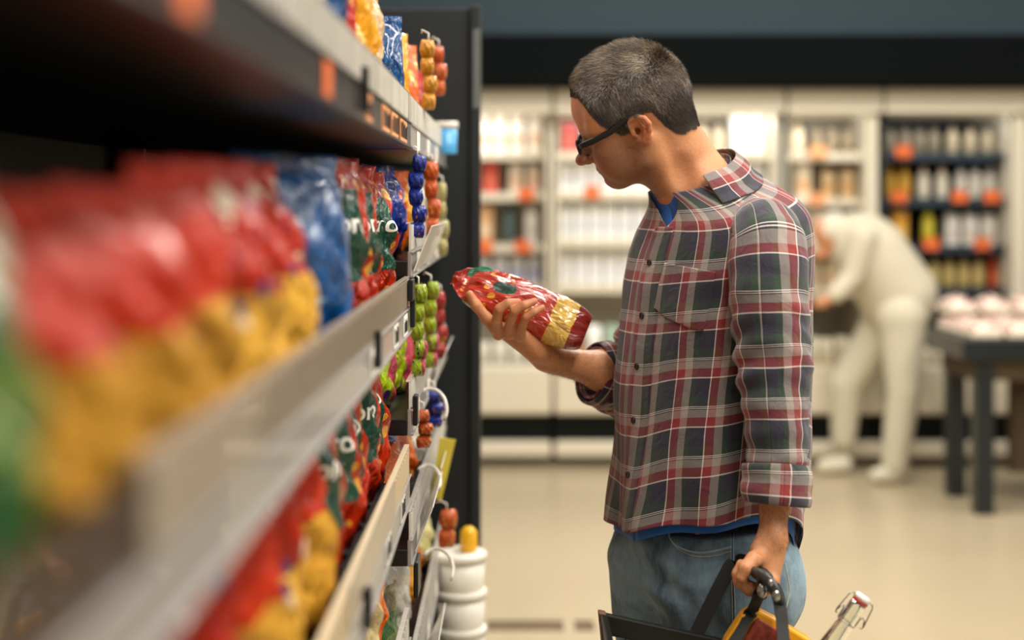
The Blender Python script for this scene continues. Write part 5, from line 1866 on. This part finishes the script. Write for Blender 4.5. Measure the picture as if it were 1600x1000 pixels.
# (cabinet, row, px0, px1, kind, colour, second colour, carton height in px, word)
fill = [
    (0, 0, 740, 862, 'gable', '#f2e6d4', '#e2b48c', 56, 'white and peach cartons'),
    (0, 1, 742, 790, 'box', '#c8442c', '#d86a4c', 50, 'red boxes'), (0, 1, 792, 860, 'gable', '#e8d6c0', '#dcae8c', 52, 'beige cartons'),
    (0, 2, 742, 775, 'box', '#d8a878', '#e8cfae', 60, 'tan boxes'), (0, 2, 778, 812, 'bottle', '#4c6060', '#30403c', 64, 'dark green bottles'), (0, 2, 814, 860, 'gable', '#e4ddd0', '#c9c2b4', 62, 'off-white cartons'),
    (0, 3, 742, 860, 'gable', '#dcd8d8', '#8c90b4', 52, 'white cartons with lilac panels'),
    (1, 0, 866, 905, 'box', '#a83428', '#c8604c', 46, 'dark red boxes'), (1, 0, 1085, 1136, 'bottle', '#c9b896', '#8c6a4c', 48, 'beige bottles'), (1, 0, 1140, 1216, 'box', '#f6f4ee', '#e8e8e8', 60, 'bright white packs'),
    (1, 0, 907, 1083, 'gable', '#f0ede6', '#d4d8dc', 48, 'white cartons behind the head'),
    (1, 1, 866, 1218, 'gable', '#f4f3f0', '#d8dce0', 56, 'white cartons'), (1, 2, 866, 1218, 'gable', '#f2f1ee', '#d4d8de', 62, 'white cartons'), (1, 3, 866, 1218, 'gable', '#efeeea', '#dcdee0', 60, 'white cartons'),
    (2, 0, 1230, 1262, 'bottle', '#ecdcb8', '#b88850', 48, 'cream bottles'), (2, 0, 1264, 1366, 'bottle', '#8c7c60', '#5c4030', 46, 'brown bottles'),
    (2, 1, 1230, 1276, 'box', '#f4e6cc', '#f0b878', 58, 'cream and orange packs'), (2, 1, 1278, 1366, 'gable', '#d8bc90', '#c89058', 50, 'tan cartons'),
    (2, 2, 1230, 1290, 'box', '#f2ead8', '#e8c8a0', 58, 'cream packs'), (2, 2, 1292, 1366, 'gable', '#d4c4a4', '#b89870', 52, 'sand coloured cartons'),
    (2, 3, 1230, 1366, 'gable', '#dccaa8', '#c8a078', 48, 'sand coloured cartons'),
    (3, 0, 1380, 1470, 'bottle', '#7c7058', '#3c2c20', 44, 'olive bottles'), (3, 0, 1474, 1570, 'bottle', '#b0a080', '#4c3424', 44, 'light olive bottles'),
    (3, 1, 1380, 1424, 'bottle', '#d8a83c', '#c88c20', 52, 'amber bottles'), (3, 1, 1428, 1486, 'bottle', '#e8e0cc', '#d0a030', 52, 'white bottles with amber caps'), (3, 1, 1490, 1572, 'bottle', '#dcd8cc', '#24508c', 52, 'white bottles with blue caps'),
    (3, 2, 1380, 1428, 'box', '#e8a430', '#f0c860', 54, 'orange packs'), (3, 2, 1432, 1468, 'bottle', '#d8c83c', '#3cae44', 60, 'yellow bottles with green caps'), (3, 2, 1472, 1574, 'gable', '#e6e0d6', '#d0c4b4', 50, 'greyish white cartons'),
    (3, 3, 1380, 1540, 'bottle', '#c8b070', '#a88030', 46, 'straw coloured bottles'), (3, 3, 1544, 1570, 'box', '#c84a20', '#e07838', 46, 'red-orange boxes'),
    (4, 0, 1606, 1700, 'gable', '#c0a880', '#a07850', 46, 'tan cartons at the picture edge'), (4, 1, 1606, 1700, 'gable', '#e0d0b0', '#c89058', 50, 'cream cartons at the picture edge'), (4, 2, 1606, 1700, 'gable', '#e0d8c8', '#c8b090', 50, 'off-white cartons at the picture edge'),
    (0, 4, 742, 860, 'gable', '#d8d0bc', '#a8a890', 60, 'cream cartons in the well'),
    (1, 4, 876, 914, 'box', '#e88428', '#f0a850', 76, 'orange boxes in the well'), (1, 4, 918, 938, 'gable', '#f2f0ea', '#dcdcd8', 84, 'white cartons in the well'), (1, 4, 941, 972, 'box', '#a4bca8', '#386a54', 84, 'pale green boxes in the well'),
    (1, 4, 976, 1216, 'gable', '#e6dfcf', '#c8b898', 70, 'cream cartons in the well'), (2, 4, 1230, 1366, 'gable', '#e8dcc0', '#d8b888', 66, 'cream cartons in the well'), (3, 4, 1380, 1560, 'gable', '#d4c8ac', '#b09c78', 50, 'sand cartons in the well'),
]
ORD = ['first', 'second', 'third', 'fourth', 'fifth', 'sixth', 'seventh', 'eighth', 'ninth', 'tenth', 'eleventh', 'twelfth', 'thirteenth', 'fourteenth', 'fifteenth', 'sixteenth', 'seventeenth', 'eighteenth']
SING = lambda w_: w_.replace('cartons', 'carton').replace('boxes', 'box').replace('bottles', 'bottle').replace('packs', 'pack').replace(' behind the head', '').replace(' in the well', '').replace(' at the picture edge', '')
names = {'gable': ('carton', 'carton'), 'box': ('box', 'box'), 'bottle': ('bottle', 'bottle')}
shortcab = ['cabinet by the end panel', 'cabinet behind the man', 'cabinet behind his shoulder', 'dark-lined cabinet', 'rightmost cabinet']
cabs = ['the cabinet beside the black end panel', 'the cabinet behind the man in plaid', 'the cabinet behind his shoulder', 'the dark-lined cabinet', 'the cabinet at the right edge']
for (ci, ri, p0, p1, kind, c1, c2, hpx, word) in fill:
    x0s, x1s, z = shelf_z[(ci, ri)]
    d = 8.33 if ri < 4 else 8.12
    px_m = FPX / d
    x0, x1 = max((p0 - 800) / px_m, x0s + .01), min((p1 - 800) / px_m, x1s - .01)
    w = {'gable': .075, 'box': .088, 'bottle': .070}[kind]
    x0 = max(x0, x0s + .004); x1 = min(x1, x1s - .004)
    n_ = max(1, int((x1 - x0) / (w + .008)))
    w = min(w, (x1 - x0) / n_ - .004)
    h = hpx / px_m
    where = ('%s shelf' % rowname[ri] if ri < 4 else 'well')
    for i in range(n_):
        x = x0 + (x1 - x0) * (i + .5) / n_
        product(kind, x, d, z + .0005, w, h * random.choice([1, 1, .97]) if kind != 'box' else h, c1, c2,
                '%s %s from the left, %s, %s' % (ORD[i], SING(word), 'lower well' if ri == 4 else rowname[ri] + ' shelf', shortcab[ci]), '%s, %s, %s' % (word, cabs[ci], where), *names[kind])
# price cards on the cabinet rails
MAT['tag_soft'] = plain('soft_orange_card', '#e2682c', .6)
for i, (px, py, ci) in enumerate([(757, 392, 0), (817, 392, 0), (822, 310, 0), (925, 306, 1), (1276, 318, 2), (1278, 244, 2), (1405, 314, 3), (1500, 314, 3), (1550, 314, 3), (1412, 244, 3), (1455, 388, 3), (1535, 388, 3), (1300, 390, 2)]):
    d = 8.195
    x, z = BX(px, d), BZ(py, d)
    mb = MB(); mb.box(x - .045, x + .045, d - .004, d + .006, z - .010, z + .060)
    o = mb.build('price_card', MAT['tag_soft'] if ci != 2 else MAT['tag_peach'])
    tag(o, ['orange price card low on the cabinet rail nearest the black end panel', 'orange price card on the cabinet rail left of the held bag, beside the dark bottles', 'faint orange price card above the dark green bottles', 'faint orange price card in front of the nose of the man', 'peach price card just right of the shoulder of the man', 'peach price card at top right of the shoulder of the man', 'orange price card on the second rail of the dark-lined cabinet, leftmost', 'orange price card in the middle of the second rail, dark-lined cabinet', 'orange price card at the right of the second rail, dark-lined cabinet', 'orange price card on the topmost rail of the dark-lined cabinet', 'orange price card under the green-capped bottles', 'orange price card under the greyish cartons of the dark-lined cabinet', 'peach price card above the back of the stooping figure'][i], 'price card', 'price cards of ' + cabs[ci])
# vents let into the floor
MAT['vent'] = plain('brown_floor_grate', '#7c6a54', .5, metal=.3)
for px0, px1, n_ in ((760, 880, 'wide'), (898, 928, 'short')):
    mb = MB(); x0, x1 = BX(px0, 4.92), BX(px1, 4.92)
    mb.box(x0, x1, 4.86, 4.875, -.01, .003); mb.box(x0, x1, 4.955, 4.97, -.01, .003)
    k_ = int((x1 - x0) / .012)
    for i in range(k_ + 1):
        x = x0 + (x1 - x0 - .006) * i / k_
        mb.box(x, x + .006, 4.86, 4.97, -.01, .003)
    for y in (4.885, 4.905, 4.925, 4.94): mb.box(x0, x1, y, y + .008, -.01, .002)
    o = mb.build('floor_grate', MAT['vent']); tag(o, '%s brown grate set into the beige floor at frame bottom' % n_, 'floor grate')

# ================================================================== produce table at frame right
MAT['table_dark'] = plain('dark_table_lacquer', '#121a1e', .35, var=.1, coat=.2)
MAT['table_cloth'] = plain('brown_table_skirt', '#4a3c28', .9, var=.1)
tb = empty('produce_table', (2.75, 7.0, 0)); tag(tb, 'dark produce table on square legs loaded with pinkish packs, right of the stooping figure', 'table')
X0, X1, Y0, Y1 = 2.10, 3.8, 6.62, 7.20
mb = MB(); mb.box(X0, X1, Y0, Y1, BZ(562, 6.66), BZ(528, 6.66)); child(mb.build('tabletop', MAT['table_dark'], bevel=.01), tb)
mb = MB(); mb.box(X0 + .06, X1 - .06, Y0 + .05, Y1 - .05, BZ(562, 6.66) - .10, BZ(562, 6.66)); child(mb.build('apron', MAT['table_cloth'], bevel=.004), tb)
for lx, ly in ((X0 + .075, Y0 + .04), (X0 + .075, Y1 - .12), (X1 - .12, Y0 + .04), (X1 - .12, Y1 - .10)):
    mb = MB(); mb.box(lx, lx + .085, ly, ly + .085, 0, BZ(562, 6.66) - .001); child(mb.build('leg', MAT['table_dark'], bevel=.004), tb)
mb = MB(); mb.box(X0 + .32, X1 - .3, Y0 + .25, Y1 - .25, .16, BZ(562, 6.66) - .10); child(mb.build('skirt_panel', MAT['table_cloth'], bevel=.004), tb)
t = NT('pink_fruit_pack'); c_ = t.mix(t.ramp(t.voronoi(t.obj(), 22), [(.25, (0, 0, 0, 1)), (.5, (1, 1, 1, 1))]), lin('#8c4450'), lin('#e8cdbc')); t.set(color=c_, rough=.3, coat=.5); MAT['fruit_pack'] = t.m
MAT['tray'] = plain('pale_tray', '#e6d8c4', .5)
zt = BZ(528, 6.66)
pp = None
for r in range(3):
    for i in range(8):
        x = X0 + .12 + i * .17; y = Y0 + .11 + r * .19
        for lay in range(2 if r == 2 else 1):
            z = zt + .001 + lay * .088 + r * .0
            if pp is None:
                mb = MB(); mb.box(-.07, .07, -.09, .09, 0, .03); a_ = mb.build('fruit_pack', MAT['tray'], bevel=.006)
                mb = MB()
                mb.grid(lambda a, b: (-.066 + .132 * a, -.086 + .172 * b, .028 + .055 * (math.sin(PI * min(1, max(0, a))) * math.sin(PI * min(1, max(0, b))) + 1e-9) ** .35 * (.85 + .22 * abs(math.sin(a * 9.4)) * abs(math.sin(b * 9.4)))), 20, 24)
                b_ = mb.build('wrapped_fruit', MAT['fruit_pack'], a_, smooth=True)
                pp = (a_, b_); o = a_
            else:
                o = pp[0].copy(); COL.objects.link(o); q = pp[1].copy(); COL.objects.link(q); q.parent = o
            o.location = (x, y, z + .0)
            tag(o, '%s pinkish fruit pack from the left, %s row on the dark produce table%s' % (ORD[i], ['front', 'middle', 'rear'][r], ', on top' if lay else ''), 'fruit pack', 'fruit packs on the produce table')

# ================================================================== stooping figure in white
MAT['white_cloth'] = plain('off_white_cloth', '#c6bda6', .85, var=.05)
MAT['white_trousers'] = plain('pale_trousers', '#c8c0aa', .85, var=.05)
MAT['cap_white'] = plain('white_cap', '#cdc5b0', .8, var=.04)
g = empty('person', (BX(1390, 7.55), 7.55, 0)); tag(g, 'person in pale clothes stooping towards the back cabinets, out of focus', 'person')
D = 7.5
q_ = lambda px, py, d=D: A3(W(px, py, d))
S = Field((BX(1235, 7.4), 7.12, 0.0), (BX(1480, 7.4), 7.95, 1.56), .012)
S.cap(q_(1328, 372), q_(1300, 366), .05, .05, .03)
S.ell(q_(1296, 366), (.085, .075, .105), np.array(Matrix.Rotation(math.radians(-45), 3, 'Y')), .02)
S.cap(q_(1288, 392), q_(1282, 398), .04, .035, .02)
for d in (7.36, 7.66):
    S.chain([q_(1345, 380, d), q_(1328, 440, d), q_(1290, 470, d - .02)], [.045, .035, .028], .03)
    S.ell(q_(1282, 474, d - .02), (.045, .02, .03), None, .02)
S.cap(q_(1345, 385), q_(1405, 480), .11, .11, .05)
for k_, (hp, kn, an, d) in enumerate([((1408, 495), (1412, 610), (1397, 728), 7.42), ((1385, 495), (1325, 600), (1318, 690), 7.66)]):
    S.chain([q_(*hp, d), q_(*kn, d), q_(*an, d)], [.08, .055, .04], .04)
v, q = S.mesh(); child(mesh_obj('body', relax(v, q, 2), q, MAT['skin']), g)
S = Field((BX(1235, 7.4), 7.10, .6), (BX(1500, 7.4), 7.97, 1.6), .012)
S.cap(q_(1340, 380, 7.52), q_(1402, 470, 7.52), .165, .185, .06)
S.cap(q_(1365, 395, 7.52), q_(1412, 455, 7.52), .17, .16, .08)
for d in (7.36, 7.66):
    S.chain([q_(1348, 372, d), q_(1332, 432, d), q_(1306, 460, d - .02)], [.075, .058, .048], .03)
v, q = S.mesh(); child(mesh_obj('jacket', relax(v, q, 2), q, MAT['white_cloth']), g)
S = Field((BX(1240, 7.4), 7.10, .03), (BX(1500, 7.4), 7.97, 1.2), .012)
S.cap(q_(1405, 485, 7.44), q_(1390, 485, 7.62), .135, .13, .04)
S.chain([q_(1410, 500, 7.42), q_(1412, 610, 7.40), q_(1398, 725, 7.42)], [.125, .088, .070], .04)
S.chain([q_(1388, 500, 7.64), q_(1322, 600, 7.66), q_(1318, 685, 7.68)], [.125, .088, .066], .04)
v, q = S.mesh(); child(mesh_obj('trousers', relax(v, q, 2), q, MAT['white_trousers']), g)
for fa_, fb_ in (((BX(1398, 7.42), 7.42, .055), (BX(1368, 7.42), 7.40, .045)), ((BX(1318, 7.68), 7.68, .055), (BX(1285, 7.68), 7.66, .045))):
    S = Field((fb_[0] - .1, 7.2, -.01), (fa_[0] + .1, 7.95, .2), .01)
    S.cap(fa_, fb_, .05, .04, .02)
    v, q = S.mesh(); child(mesh_obj('shoe', relax(v, q, 1), q, MAT['cap_white']), g)
S = Field((BX(1250, 7.4), 7.3, 1.1), (BX(1350, 7.4), 7.7, 1.6), .01)
S.ell(q_(1300, 358), (.098, .086, .085), np.array(Matrix.Rotation(math.radians(-45), 3, 'Y')), .02)
v, q = S.mesh(); child(mesh_obj('cap', relax(v, q, 1), q, MAT['cap_white']), g)
